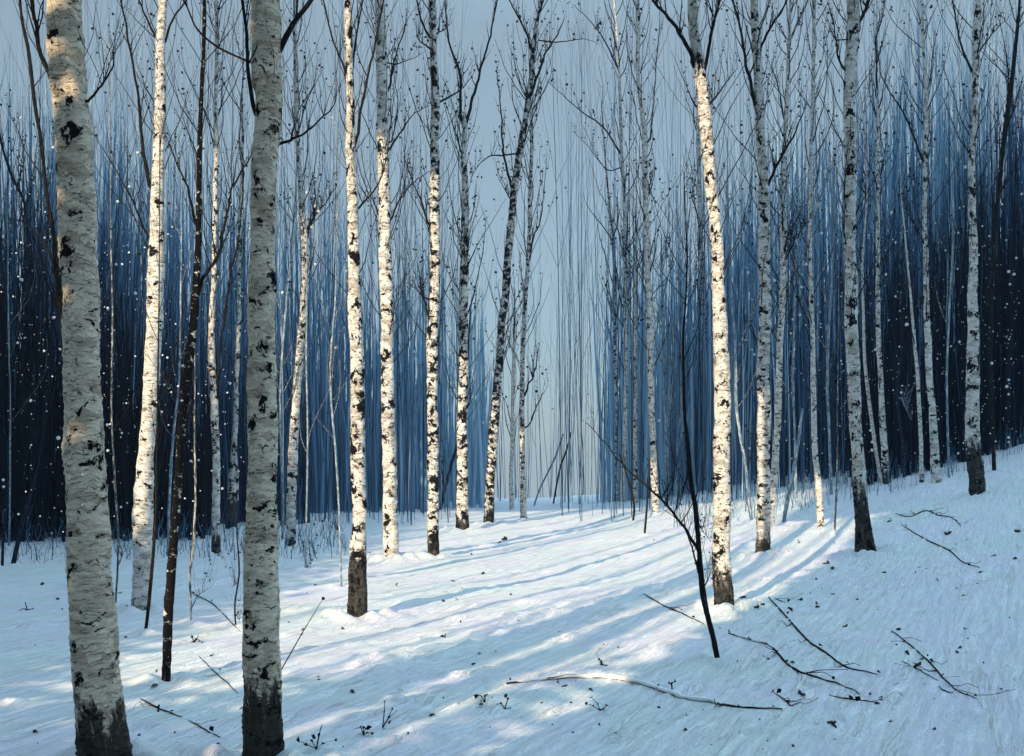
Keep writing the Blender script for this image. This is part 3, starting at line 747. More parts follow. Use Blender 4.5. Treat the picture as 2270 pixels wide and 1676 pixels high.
SAP = 'bare saplings between the birches'
SAPS = [
    dict(kind='dark', label='black crooked sapling in the foreground snow with long twiggy side branches',
         forked=True, path=[(1516, 380, 1.5), (1518, 460, 2), (1523, 560, 3), (1520, 662, 4), (1514, 747, 5), (1515, 832, 6), (1518, 917, 7), (1525, 985, 9), (1532, 1069, 10), (1542, 1130, 11), (1551, 1235, 11), (1557, 1306, 14), (1566, 1354, 12), (1583, 1422, 12), (1592, 1476, 13)],
         limbs=[('d', [(1556, 1300), (1545, 1255), (1530, 1201), (1510, 1160), (1470, 1128)], 6), ('d', [(1552, 1225), (1520, 1175), (1478, 1120), (1432, 1076), (1380, 1030), (1340, 980), (1300, 937)], 8),
                ('d', [(1546, 1160), (1575, 1200), (1577, 1202)], 3), ('d', [(1528, 1040), (1505, 1120), (1490, 1135)], 4), ('d', [(1556, 1310), (1568, 1290), (1572, 1280)], 3)], crown=8, tall=6),
    dict(kind='dark', label='thin dark sapling rising beside the thickest birch up to the picture top', path=[(44, 0, 6), (64, 119, 8), (78, 238, 8), (92, 323, 8), (105, 441, 8), (122, 543, 8), (140, 700, 8), (156, 900, 9), (166, 1100, 9), (170, 1300, 10)],
         limbs=[('d', [(97, 395), (60, 340), (40, 290), (20, 250)], 4)], crown=12),
    dict(kind='navy', label='dark sapling half outside the picture with one upright side shoot', path=[(-12, 180, 4), (0, 299, 5), (24, 384, 6), (56, 458, 6), (60, 560, 6), (50, 760, 6), (44, 1000, 7), (36, 1190, 8)], limbs=[('d', [(57, 470), (60, 420), (52, 320)], 3)], crown=10, tall=9),
    dict(kind='dark', label='dark pole-like sapling close beside the grey leaning birch', path=[(352, 700, 3), (350, 850, 4), (347, 1000, 5), (346, 1116, 6), (343, 1184, 7), (336, 1269, 8), (329, 1345, 8), (322, 1411, 8)], limbs=[], crown=6, tall=5),
    dict(kind='grey', label='thin grey sapling with a kinked foot beyond the crooked black birch', path=[(432, 850, 3), (431, 960, 4), (433, 1060, 5), (433, 1116, 5), (428, 1218, 6), (421, 1269, 6), (423, 1337, 5), (424, 1388, 5)], limbs=[('d', [(424, 1350), (440, 1320), (470, 1300)], 3)], crown=6, tall=5),
    dict(kind='dark', label='wispy dark sapling close to the second thickest birch', path=[(524, 1120, 2), (525, 1184, 3), (530, 1269, 4), (521, 1337, 4), (523, 1396, 4)], limbs=[('d', [(528, 1290), (516, 1300), (513, 1302)], 2), ('d', [(522, 1360), (530, 1375), (531, 1380)], 2)], crown=0, forked=True),
    dict(kind='frost', label='thin frosted sapling standing close beside the sunlit cream birch foot', path=[(745, 560, 3), (744, 655, 4), (735, 764, 4), (733, 866, 5), (744, 1001, 5), (751, 1116, 5), (755, 1240, 5), (757, 1303, 5)], limbs=[], crown=6, tall=7),
    dict(kind='frost', label='straight hair thin frosted sapling before the bending white birch', path=[(680, 700, 3), (679, 798, 4), (682, 950, 4), (681, 1069, 4), (679, 1150, 4), (677, 1262, 4)], limbs=[('d', [(677, 1255), (684, 1258), (690, 1260)], 2)], crown=4, tall=6),
    dict(kind='dark', label='arching black sapling rising from the foot of the straight marked birch', path=[(1042, 696, 3), (1038, 764, 4), (1032, 900, 5), (1020, 970, 6), (1008, 1005, 6), (990, 1070, 7), (976, 1130, 7)], limbs=[('d', [(985, 1095), (981, 1050), (978, 1020)], 3)], crown=4, tall=7),
    dict(kind='dark', label='short dark sapling leaning over the crest of the misty lane', path=[(1266, 958, 3), (1255, 1000, 4), (1242, 1035, 4), (1233, 1080, 4), (1226, 1122, 4)], limbs=[], crown=0, forked=True),
    dict(kind='frost', label='short pale sapling leaning beside the dark one on the crest', path=[(1249, 962, 3), (1230, 1015, 4), (1212, 1052, 4), (1196, 1085, 4), (1184, 1122, 4)], limbs=[], crown=0, forked=True),
    dict(kind='dark', label='slightly bent dark sapling just below the thin pair on the sunny brow', path=[(1372, 1005, 3), (1385, 1040, 3), (1400, 1090, 5), (1406, 1125, 5), (1403, 1157, 5)], limbs=[], crown=0, forked=True),
    dict(kind='dark', label='upright dark sapling stub in the sunlit snow below the brow', path=[(1436, 1060, 3), (1435, 1110, 4), (1432, 1150, 5), (1429, 1187, 5)], limbs=[], crown=0, forked=True),
    dict(kind='frost', label='tall frosted sapling with a thin dark shoot beside the leaning sunlit birch', path=[(1618, 560, 4), (1622, 662, 5), (1630, 764, 6), (1632, 893, 7), (1640, 960, 7), (1653, 1035, 7), (1660, 1110, 8), (1666, 1154, 8)], limbs=[('d', [(1655, 1045), (1662, 1020), (1668, 1000)], 3)], crown=5, tall=9),
    dict(kind='frost', label='frosted stub of a sapling leaning at the edge of the slope', path=[(1779, 906, 4), (1770, 975, 7), (1762, 1030, 8), (1752, 1080, 8), (1744, 1120, 9), (1737, 1160, 9)], limbs=[], crown=0, forked=True),
    dict(kind='grey', label='thin grey sapling standing alone before the flared foot birch', path=[(1857, 900, 3), (1856, 1000, 4), (1854, 1090, 4), (1850, 1182, 5)], limbs=[], crown=4, tall=5),
    dict(kind='navy', label='thin navy sapling with a bent arm inside the dark wood', path=[(2000, 600, 3), (1999, 764, 5), (1989, 866, 6), (1994, 930, 7), (1999, 967, 7), (2003, 1020, 8), (2007, 1064, 9)], limbs=[('f', [(1996, 880), (2008, 905), (2020, 930)], 4)], crown=4, tall=8),
    dict(kind='frost', label='faint frosted sapling close to the stout shaggy birch', path=[(2112, 440, 3), (2111, 560, 4), (2104, 696, 5), (2099, 832, 5), (2101, 960, 5), (2104, 1067, 6)], limbs=[], crown=5, tall=9),
    dict(kind='dark', label='bare dark many branched sapling rising at the far edge of the wood', path=[(2260, 0, 5), (2257, 51, 7), (2246, 150, 9), (2240, 204, 10), (2226, 306, 10), (2212, 440, 9), (2200, 600, 8), (2196, 800, 8), (2204, 1045, 9)],
         limbs=[('d', [(2228, 300), (2250, 230), (2268, 180)], 5), ('d', [(2215, 430), (2240, 390), (2266, 330)], 5), ('d', [(2202, 318), (2235, 300), (2268, 278)], 3), ('d', [(2236, 215), (2232, 130), (2210, 20)], 4)], crown=16),
    dict(kind='frost', label='pale frosted sapling forking low behind the straight marked birch', path=[(896, 604, 3), (892, 730, 4), (897, 830, 5), (903, 900, 5), (902, 950, 6), (896, 1000, 6), (886, 1060, 7), (884, 1128, 8)], limbs=[('f', [(888, 1070), (912, 1000), (914, 930), (916, 900)], 5)], crown=8, tall=8),
    dict(kind='frost', label='bluish slim sapling between the crooked black birch and the grey leaning birch', path=[(402, 560, 3), (401, 628, 4), (397, 832, 5), (384, 967, 6), (376, 1100, 7), (372, 1235, 7)], limbs=[], crown=5, tall=8),
    dict(kind='grey', label='long hair thin sapling close beside the thickest birch, over black wood', path=[(246, 470, 3), (246, 560, 3), (250, 700, 4), (247, 900, 4), (255, 1069, 5), (262, 1218, 5), (256, 1345, 5)], limbs=[('d', [(260, 1260), (268, 1240), (273, 1226)], 3)], crown=5, tall=7),
    dict(kind='frost', label='frosted sapling leaning beside the second thickest birch', path=[(655, 430, 3), (645, 560, 4), (630, 730, 5), (622, 850, 5), (622, 960, 6), (626, 1069, 6), (627, 1200, 7)], limbs=[], crown=8, tall=9),
    dict(kind='navy', label='dark blue leaning sapling at the snowy edge of the black wood', path=[(84, 1030, 4), (72, 1080, 6), (61, 1116, 9), (44, 1184, 10), (29, 1253, 11)], limbs=[], crown=3, tall=4),
    dict(kind='navy', label='slim upright dark blue sapling at the very edge of the black wood', path=[(16, 1060, 3), (14, 1120, 5), (8, 1190, 6), (5, 1260, 7)], limbs=[], crown=3, tall=4),
    dict(kind='frost', label='hair thin pale sapling in front of the black wood by the picture edge', path=[(15, 430, 2), (17, 560, 3), (19, 730, 4), (22, 866, 4), (22, 1070, 4), (20, 1215, 4)], limbs=[], crown=4, tall=8),
    dict(kind='frost', label='frosted thin sapling standing between the sunlit birches and the dark wood', path=[(1765, 500, 3), (1762, 640, 5), (1760, 760, 5), (1758, 850, 6), (1762, 960, 5), (1764, 1108, 7)], limbs=[], crown=8, tall=9),
    dict(kind='frost', label='blue frosted sapling behind the narrow white birch', path=[(1847, 560, 3), (1842, 640, 5), (1836, 760, 6), (1834, 850, 6), (1838, 960, 6), (1843, 1100, 7)], limbs=[], crown=8, tall=9),
    dict(kind='frost', label='pale double stemmed sapling behind the white birch with the black mark', path=[(1466, 560, 4), (1468, 700, 5), (1472, 860, 6), (1476, 950, 7), (1480, 1040, 8), (1481, 1112, 10)], limbs=[('f', [(1478, 1010), (1490, 860), (1492, 720), (1490, 600)], 6)], crown=10, tall=9),
    dict(kind='frost', label='frosted upright sapling just behind the black crooked foreground sapling', path=[(1506, 620, 4), (1508, 740, 5), (1512, 860, 6), (1505, 960, 8), (1504, 1040, 9), (1506, 1105, 10)], limbs=[], crown=8, tall=9),
]
for S in SAPS:
    make_tree('bare_sapling', S.pop('label'), 'sapling', SAP, S.pop('path'), S.pop('kind'), **S)

GY, GU, GXm, GYm, GZm = build_ground()
from mathutils.bvhtree import BVHTree
_g = bpy.data.objects['snowy_ground'].data
_bvh = BVHTree.FromPolygons([v.co[:] for v in _g.vertices], [p.vertices[:] for p in _g.polygons])


def ground_z(x, y):
    h = _bvh.ray_cast(Vector((x, y, 40)), Vector((0, 0, -1)))
    return h[0].z if h[0] is not None else base_height(x, y)


def on_snow(px, py, lift=0.0):
    dx, dz = (px - CX) / F, (HY - py) / F
    v = Vector((dx, 1, dz))
    h = _bvh.ray_cast(Vector((0, 0, EYE)), v.normalized())
    p = h[0] if h[0] is not None else Vector((*px_ground(px, py), 0))
    return p + Vector((0, 0, lift))


# ------------------------------------------------------------------ the mass of the wood behind
def wood(name, label, spec, sd):
    r = np.random.default_rng(sd)
    random.seed(sd)
    mb = MB()
    for (n, px_of, dep, hgt, wid, col, shoots) in spec:
        for _ in range(n):
            px, sd_ = px_of(r)
            d = r.uniform(*dep)
            x = (px - CX) / F * d
            gz = base_height(x, d)
            h = hgt(r, sd_)
            w = r.uniform(*wid)
            k = 7
            pts = []
            ph = r.uniform(0, 9)
            lean = r.normal(0, .03)
            for j in range(k + 1):
                t = j / k
                pts.append((x + lean * h * t + .05 * math.sin(ph + t * 7) * t, d + .05 * math.cos(ph + t * 5), gz - .1 + h * t))
            rad = [max(.0025, w * .5 * (1 - t / k) ** .75) for t in range(k + 1)]
            c = min(1, max(0, col(r)))
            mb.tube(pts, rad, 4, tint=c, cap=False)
            for _s in range(shoots):
                j = r.integers(3, k)
                p = Vector(pts[j])
                dirn = Vector((r.uniform(-.45, .45), r.uniform(-.3, .3), 1)).normalized()
                L = h * r.uniform(.12, .3)
                q = [p, p + dirn * L * .5 + Vector((0, 0, .02)), p + dirn * L + Vector((-dirn.x * .2 * L, 0, .1 * L))]
                mb.tube(q, [rad[j] * .6, rad[j] * .42, .003], 3, tint=c, cap=False)
    o = mb.build(name, M_STEM)
    return tag(o, label, None, None, 'stuff')


def spread(s0, s1, power, flip):
    """picture column of a stem; s = 1 at the picture's edge, 0 where the pale lane begins"""
    def f(r):
        s = s0 + (s1 - s0) * r.random() ** power
        px = 700 - 700 * s if not flip else 1560 + 710 * s
        return px, s
    return f


def wood_spec(flip):
    dd = 4.0 if flip else 0.0
    c = lambda m, v: (lambda r: r.normal(m, v))
    return [  # dark flanks, paler layers farther in: shade and haze put into stem colour
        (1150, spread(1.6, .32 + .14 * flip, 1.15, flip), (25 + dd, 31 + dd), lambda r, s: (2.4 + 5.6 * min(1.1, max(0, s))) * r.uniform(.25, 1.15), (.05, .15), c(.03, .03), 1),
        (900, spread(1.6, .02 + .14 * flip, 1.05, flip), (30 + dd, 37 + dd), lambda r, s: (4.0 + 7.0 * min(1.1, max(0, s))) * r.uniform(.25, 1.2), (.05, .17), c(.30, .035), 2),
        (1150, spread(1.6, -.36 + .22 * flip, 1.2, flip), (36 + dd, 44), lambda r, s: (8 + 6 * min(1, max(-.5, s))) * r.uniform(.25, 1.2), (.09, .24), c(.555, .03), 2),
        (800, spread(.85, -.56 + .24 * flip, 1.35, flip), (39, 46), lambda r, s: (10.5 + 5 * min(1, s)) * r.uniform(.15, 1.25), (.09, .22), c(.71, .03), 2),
        (26, spread(1.2, .1, 1, flip), (26 + dd, 40), lambda r, s: r.uniform(4, 11), (.025, .05), c(.95, .05), 1),
        (420, spread(1.3, -.45, 1, flip), (30, 45), lambda r, s: r.uniform(7, 19), (.012, .035), c(.34, .10), 4),
        (950, spread(1.25, -.1, 1, flip), (20 + dd * 1.6, 29 + dd), lambda r, s: r.uniform(.15, 1.2) * r.uniform(.3, 1), (.008, .022), c(.42, .12), 1),
    ]


left_spec = wood_spec(False)
right_spec = wood_spec(True)
lane_spec = [
    (80, lambda r: (r.uniform(1000, 1470), 0), (44, 60), lambda r, s: r.uniform(3, 15), (.018, .035), lambda r: r.normal(.35, .2), 3),
]
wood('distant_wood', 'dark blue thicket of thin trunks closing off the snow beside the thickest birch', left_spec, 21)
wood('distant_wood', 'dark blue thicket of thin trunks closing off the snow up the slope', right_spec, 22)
wood('distant_wood', 'hair thin far saplings scattered across the pale misty lane', lane_spec, 23)


# ------------------------------------------------------------------ spruces added out of view, shaped to shade the near snow and trunks
def added_shade_spruces():
    random.seed(5)
    mb = MB()

    def spruce(x, y, h, r, zb=.15, per=13, tr=.16):
        z0 = base_height(x, y)
        mb.tube([(x, y, z0 - .2), (x, y, z0 + h * .6), (x, y, z0 + h)], [min(tr, r * .12), min(tr, r * .09), .02], 8, tint=.5)
        nlev = int(h / .26)
        for i in range(nlev):
            t = i / nlev
            zz = z0 + .15 + t * (h - .15)
            if zz - z0 < zb: continue
            if zb > 1: t = max(0, (zz - z0 - zb) / (h - zb))
            rr = r * min(1.0, (1 - t) ** .7 * 1.15) + .05
            for _ in range(per):
                a = random.uniform(0, 2 * math.pi)
                L = rr * random.uniform(.7, 1.1)
                wdt = L * .42 + .06
                dx, dy = math.cos(a), math.sin(a)
                dz = -.32 * L
                b = Vector((x, y, zz)); e = b + Vector((dx * L, dy * L, dz))
                s = Vector((-dy, dx, 0)) * wdt
                m1 = b + (e - b) * .55
                mb.face((b, m1 + s + Vector((0, 0, -.08)), e), random.uniform(.6, 1.1))
                mb.face((b, e, m1 - s + Vector((0, 0, -.08))), random.uniform(.6, 1.1))
    tn = math.tan(EL)
    for row, t0 in ((0, -7.0), (1, -9.5)):
        u = -2.95 + 1.0 + row * .6
        while u < 15:
            need = (66 - t0) * tn
            x, y = P[0] * u + Q[0] * t0, P[1] * u + Q[1] * t0
            spruce(x, y, need * 1.35, 1.0 if u < -1 else 1.7)
            u += 1.5
    for uu, t0 in ((-4.56, -7), (-4.47, -8), (-3.80, -7.3), (-3.76, -8.2)):  # narrow unseen spruces, added to shade the two thickest trunks
        x, y = P[0] * uu + Q[0] * t0, P[1] * uu + Q[1] * t0
        spruce(x, y, 12.6, .40 if uu < -4 else .27, 4.4, 16, .04)
    x, y = P[0] * -3.15 + Q[0] * -6.6, P[1] * -3.15 + Q[1] * -6.6
    spruce(x, y, 7.3, .75)
    u = -5.3
    while u > -17:                                   # tall bare-stemmed trees, added so their high crowns shade the tops behind
        t0 = -7.2 + .6 * math.sin(u * 3)
        x, y = P[0] * u + Q[0] * t0, P[1] * u + Q[1] * t0
        spruce(x, y, 40, 2.5, 20.2 + .5 * math.sin(u * 2.1), 26, .04)
        u -= 2.15
    for u in (-4.2, -3.4, -2.7):
        x, y = P[0] * u + Q[0] * -8.6, P[1] * u + Q[1] * -8.6
        spruce(x, y, 50, 1.0, 15.8, 13, .05)
    for u in (-5.0, -5.9):
        x, y = P[0] * u + Q[0] * -9.2, P[1] * u + Q[1] * -9.2
        spruce(x, y, 52, 1.4, 24, 14, .05)
    u = -19.6
    while u > -44:
        t0 = 10 + 1.2 * math.sin(u * 1.7)
        x, y = P[0] * u + Q[0] * t0, P[1] * u + Q[1] * t0
        spruce(x, y, 30, 1.9)
        u -= 1.7
    u = -5.2
    while u > -26:
        t_end = 6.6 + 2.35 * max(0.0, -6.9 - u)
        t0 = -6.0
        x, y = P[0] * u + Q[0] * t0, P[1] * u + Q[1] * t0
        if abs(x) / max(.1, y) > .8 or y < 0:
            h = (t_end - t0) * tn * 1.09 + random.uniform(-.25, .25)
            spruce(x, y, h, 1.15)
            spruce(x - Q[0] * 1.2 + P[0] * .4, y - Q[1] * 1.2 + P[1] * .4, h * 1.04, 1.15)
        u -= .8
    o = mb.build('added_shade_spruces', M_SPRUCE, smooth=False)
    return tag(o, 'dense dark green spruces added out of view to shade the near snow', None, None, 'stuff')


added_shade_spruces()


# ------------------------------------------------------------------ fallen branches, weeds, leaves
def fallen(label, pts, wide, mat=None, snow=False, shoots=4, group='fallen branches on the snow'):
    random.seed(len(pts) * 31 + int(pts[0][0]))
    w = wide * .48
    sm = catmull(pts, max(12, len(pts) * 6))
    P3 = []
    for i, (a, b) in enumerate(sm):
        q = on_snow(a, b)
        r = w / 2 / F * q.y
        P3.append(q + Vector((0, 0, r * .30 + .011 * (.35 + noise.noise((i * .3, pts[0][0], 0))))))
    rads = []
    n = len(P3)
    for i, q in enumerate(P3):
        t = i / (n - 1)
        r = w / 2 / F * q.y
        rads.append(max(.0025, r * (.35 + .9 * math.sin(math.pi * min(1, .12 + t * .8)))))
    org = P3[n // 2].copy()
    mb = MB()
    mb.tube(P3, rads, 7, r0=w / 2 / F * org.y, rough=.4)
    twn = shoots
    for _ in range(twn):
        i = random.randrange(2, n - 2)
        base = P3[i]
        dirn = (P3[min(n - 1, i + 1)] - P3[i - 1]).normalized()
        sdv = Vector((-dirn.y, dirn.x, 0)).normalized() * random.choice((-1, 1))
        L = random.uniform(.12, .4)
        q = [base + (dirn * .8 + sdv * .6 + Vector((0, 0, random.uniform(0, .35)))) * L * k / 3 + Vector((random.uniform(-.01, .01),) * 3) for k in range(4)]
        mb.tube(q, [rads[i] * .6, rads[i] * .45, rads[i] * .3, .002], 4)
    for _ in range(shoots):
        i = random.randrange(1, n - 1)
        mb.leaf(P3[i] + Vector((random.uniform(-.05, .05), random.uniform(-.05, .05), .02)), random.uniform(.022, .05))
    root = empty('fallen_branch', org)
    tag(root, label, 'branch', group)
    mb.build('stem', mat or M_DARK, root, org)
    if snow:
        sb = MB()
        top = [p + Vector((0, -.004, r * .9)) for p, r in zip(P3, rads)]
        half = top[int(n * .05):int(n * snow)]
        hr = [r * (1.45 + .5 * noise.noise((i * .9, 3, 1))) for i, r in enumerate(rads)]
        hr = [r for r in hr[int(n * .05):int(n * snow)]]
        hr[0] *= .2; hr[-1] *= .2
        sb.tube(half, hr, 8, rough=.35)
        sb.build('snow_cap', M_FLAKE, root, org)
    return root


fallen('forked fallen branch half buried in snow below the leaning sunlit birch', [(1615, 1405), (1673, 1422), (1707, 1432), (1741, 1469), (1771, 1490), (1822, 1506), (1883, 1527), (1905, 1540)], 8, snow=.35, shoots=7)
fallen('long dark bowed branch lying above the forked snowy one', [(1704, 1325), (1748, 1374), (1792, 1422), (1836, 1452), (1873, 1479), (1945, 1496)], 8, shoots=4)
fallen('dark fallen branch with leaf clumps low on the open slope', [(1979, 1401), (2019, 1432), (2057, 1466), (2097, 1510), (2125, 1534), (2169, 1551)], 6, shoots=8)
fallen('thin fallen branch lying across the pale snow streak', [(1999, 1164), (2053, 1197), (2104, 1221), (2135, 1247), (2172, 1259)], 5, shoots=4)
fallen('longest fallen branch, arched and covered with white snow, in the near snow', [(1123, 1517), (1235, 1505), (1337, 1503), (1422, 1517), (1475, 1535), (1520, 1550), (1571, 1556), (1629, 1568), (1734, 1574)], 11, M_DARK, snow=.80, shoots=4)
fallen('short fallen twig ending in a thick tip, at the foot of the thickest birch', [(312, 1551), (357, 1574), (404, 1591)], 6, shoots=2)
fallen('bare straight twig below the thick tipped one, between the two thickest birches', [(418, 1598), (455, 1619), (489, 1636)], 5, shoots=1)
fallen('straight slanting twig lying against the second thickest birch', [(441, 1456), (482, 1496), (530, 1540)], 4, shoots=1)
fallen('kinked thin twig touching the wispy sapling', [(428, 1316), (472, 1340), (503, 1371), (533, 1401)], 4, shoots=2)
fallen('small bent twig with a hooked end below the forked snowy branch', [(1714, 1534), (1744, 1557), (1754, 1566), (1775, 1556)], 5, shoots=3)
fallen('twig with a dark head lying beside the two leaf clumps', [(1838, 1541), (1867, 1549), (1914, 1554), (1950, 1560)], 5, shoots=3)
fallen('short twig beside the lower end of the leafy slope branch', [(2080, 1523), (2095, 1533), (2112, 1537)], 5, shoots=1)
fallen('thin twig under the leaf clump on the open slope', [(1999, 1466), (2036, 1486), (2080, 1510)], 4, shoots=2)
fallen('tangled dark branch high on the shaded slope near the flared foot birch', [(1985, 1139), (2015, 1146), (2053, 1133), (2080, 1143), (2110, 1148), (2131, 1167)], 5, shoots=9)
fallen('thin branch pushing out of the snow at the foot of the crooked black sapling', [(1426, 1316), (1473, 1344), (1510, 1360), (1561, 1384)], 5, shoots=4)
fallen('dark twig line just below the sunlit patch of the slope', [(1718, 1328), (1742, 1337)], 4, shoots=1)


def weed(label, px, py, stems, group='dry weed stalks in the snow'):
    random.seed(int(px * 3 + py))
    b = on_snow(px, py)
    mb = MB()
    for (tx, ty, w) in stems:
        d = b.y + random.uniform(-.05, .05)
        e = at(tx, ty, d)
        m = (b + e) / 2 + Vector((random.uniform(-.02, .02), 0, random.uniform(0, .03)))
        q = [b - Vector((0, 0, .04)), b, m, e]
        r = w * .75 / 2 / F * d
        mb.tube(q, [r, r, r * .8, r * .4], 5)
        mb.leaf(e, .036 * random.uniform(.7, 1.3)); mb.leaf(m, .03 * random.uniform(.6, 1.2))
    return tag(mb.build('dry_weed', M_DARK, None, b), label, 'weed', group)


weed('tall curved weed stalk leaning from the black foot of the second thickest birch', 615, 1500, [(716, 1327, 4)])
weed('pair of upright weed stalks with hooked leaf tips in the near snow', 848, 1614, [(853, 1555, 4), (868, 1572, 4), (880, 1575, 3)])
weed('low tangled weed clump below the pair of upright stalks', 806, 1630, [(790, 1615, 4), (818, 1614, 4), (800, 1612, 3), (825, 1625, 3)])
weed('weed with one upright spike and a low leaf in the near snow', 1119, 1572, [(1121, 1542, 4), (1100, 1562, 4), (1131, 1574, 3)])
weed('v shaped weed beside the black foot of the second thickest birch', 701, 1660, [(712, 1610, 5), (695, 1634, 3), (660, 1640, 3), (745, 1640, 2)])
weed('weed with side by side stubs near the end of the snowy branch', 1075, 1556, [(1077, 1540, 5), (1056, 1544, 4), (1065, 1560, 3)])
weed('small dark spiky weed on the snow beside the thickest birch', 60, 1353, [(56, 1338, 4), (72, 1350, 4), (45, 1352, 4), (64, 1358, 4)])
weed('spray of dry grass behind the sunlit cream birch foot', 750, 1176, [(733, 1145, 2), (740, 1142, 2), (747, 1146, 2), (729, 1150, 2)])
weed('tiny sprig sticking out below the kinked sapling foot', 430, 1424, [(438, 1412, 5), (443, 1420, 5), (422, 1425, 4), (426, 1408, 3)])
weed('dark sprig with a knob beside the longest snowy branch', 1490, 1527, [(1497, 1510, 5), (1486, 1515, 3)])
weed('bushy sprig above the longest snowy branch', 1333, 1474, [(1330, 1465, 6), (1344, 1476, 4), (1322, 1450, 2)])
weed('crossed dry stalks in the near snow under the snowy branch', 1330, 1575, [(1310, 1545, 3), (1345, 1562, 3), (1300, 1560, 3), (1338, 1580, 3), (1320, 1588, 3)])

LITTER = 'dead leaves scattered on the snow'
leaf_protos = []
for v in range(6):
    random.seed(300 + v)
    mb = MB()
    for j in range(random.choice((1, 2, 3))):
        c = Vector((random.uniform(-.4, .4), random.uniform(-.5, .5), .2)) * (j > 0)
        mb.leaf(c, random.uniform(.8, 1.2))
    # curl a little and give thickness by a second skin just below
    m2 = MB()
    m2.v = mb.v; m2.f = mb.f; m2.bark = mb.bark; m2.tint = mb.tint
    me = bpy.data.meshes.new('dead_leaf')
    me.from_pydata([tuple(p) for p in m2.v], [], m2.f)
    me.materials.append(M_LEAF)
    leaf_protos.append(me)
big_leaves = [(2033, 1476, 30), (2012, 1451, 16), (2042, 1463, 16), (1930, 1540, 20), (1952, 1546, 24), (1945, 1561, 16), (1777, 1541, 16), (1829, 1250, 14), (1845, 1262, 14), (1810, 1285, 12),
              (2036, 1258, 14), (2029, 1270, 12), (2102, 1185, 22), (1970, 1157, 18), (1754, 1354, 14), (1812, 1347, 16), (1846, 1318, 12), (1647, 1326, 16), (1680, 1348, 16), (2130, 1437, 12), (2122, 1448, 12),
              (2142, 1448, 12), (2135, 1320, 14), (2120, 1306, 12), (1847, 1605, 22), (1850, 1612, 16), (783, 1536, 24), (905, 1628, 18), (1253, 1522, 18), (1050, 1474, 14), (984, 1413, 14), (1116, 1198, 16),
              (1106, 1205, 12), (1045, 1230, 12), (1005, 1289, 14), (1012, 1330, 16), (983, 1334, 10), (1020, 1380, 10), (345, 1520, 16), (351, 1578, 16), (482, 1648, 18), (387, 1625, 14), (80, 1624, 14), (92, 1297, 12),
              (128, 1330, 12), (137, 1352, 12), (2200, 1233, 18), (2250, 1240, 20), (2258, 1180, 12), (1703, 1215, 12), (1775, 1330, 12), (1900, 1330, 12), (1960, 1270, 12), (2180, 1470, 10), (1990, 1397, 12),
              (865, 1602, 12), (955, 1588, 12), (1270, 1625, 10), (1365, 1625, 10), (1460, 1570, 14), (1518, 1620, 12), (880, 1300, 12), (1060, 1450, 10), (760, 1395, 14), (706, 1500, 10), (640, 1380, 8)]
random.seed(77)
extra = []
while len(extra) < 105:
    a, b = random.uniform(20, 2260), random.uniform(1180, 1670)
    if b < 1240 and not 700 < a < 2200: continue
    if random.random() < (.35 if 720 < a < 1600 and b < 1400 else 0): continue
    extra.append((a, b, random.uniform(4, 11)))
for i, (a, b, s) in enumerate(big_leaves + extra):
    p = on_snow(a, b)
    size = min(s, 15) / F * p.y * .75
    o = bpy.data.objects.new('dead_leaf', leaf_protos[i % 6])
    COL.objects.link(o)
    o.location = p + Vector((0, 0, size * .16))
    o.scale = (size, size * random.uniform(.9, 1.8), size)
    o.rotation_euler = (random.uniform(-.5, .5), random.uniform(-.5, .5), random.uniform(0, 6.28))
    tag(o, 'small dark withered leaf lying on the blue white snow', 'leaf', LITTER)

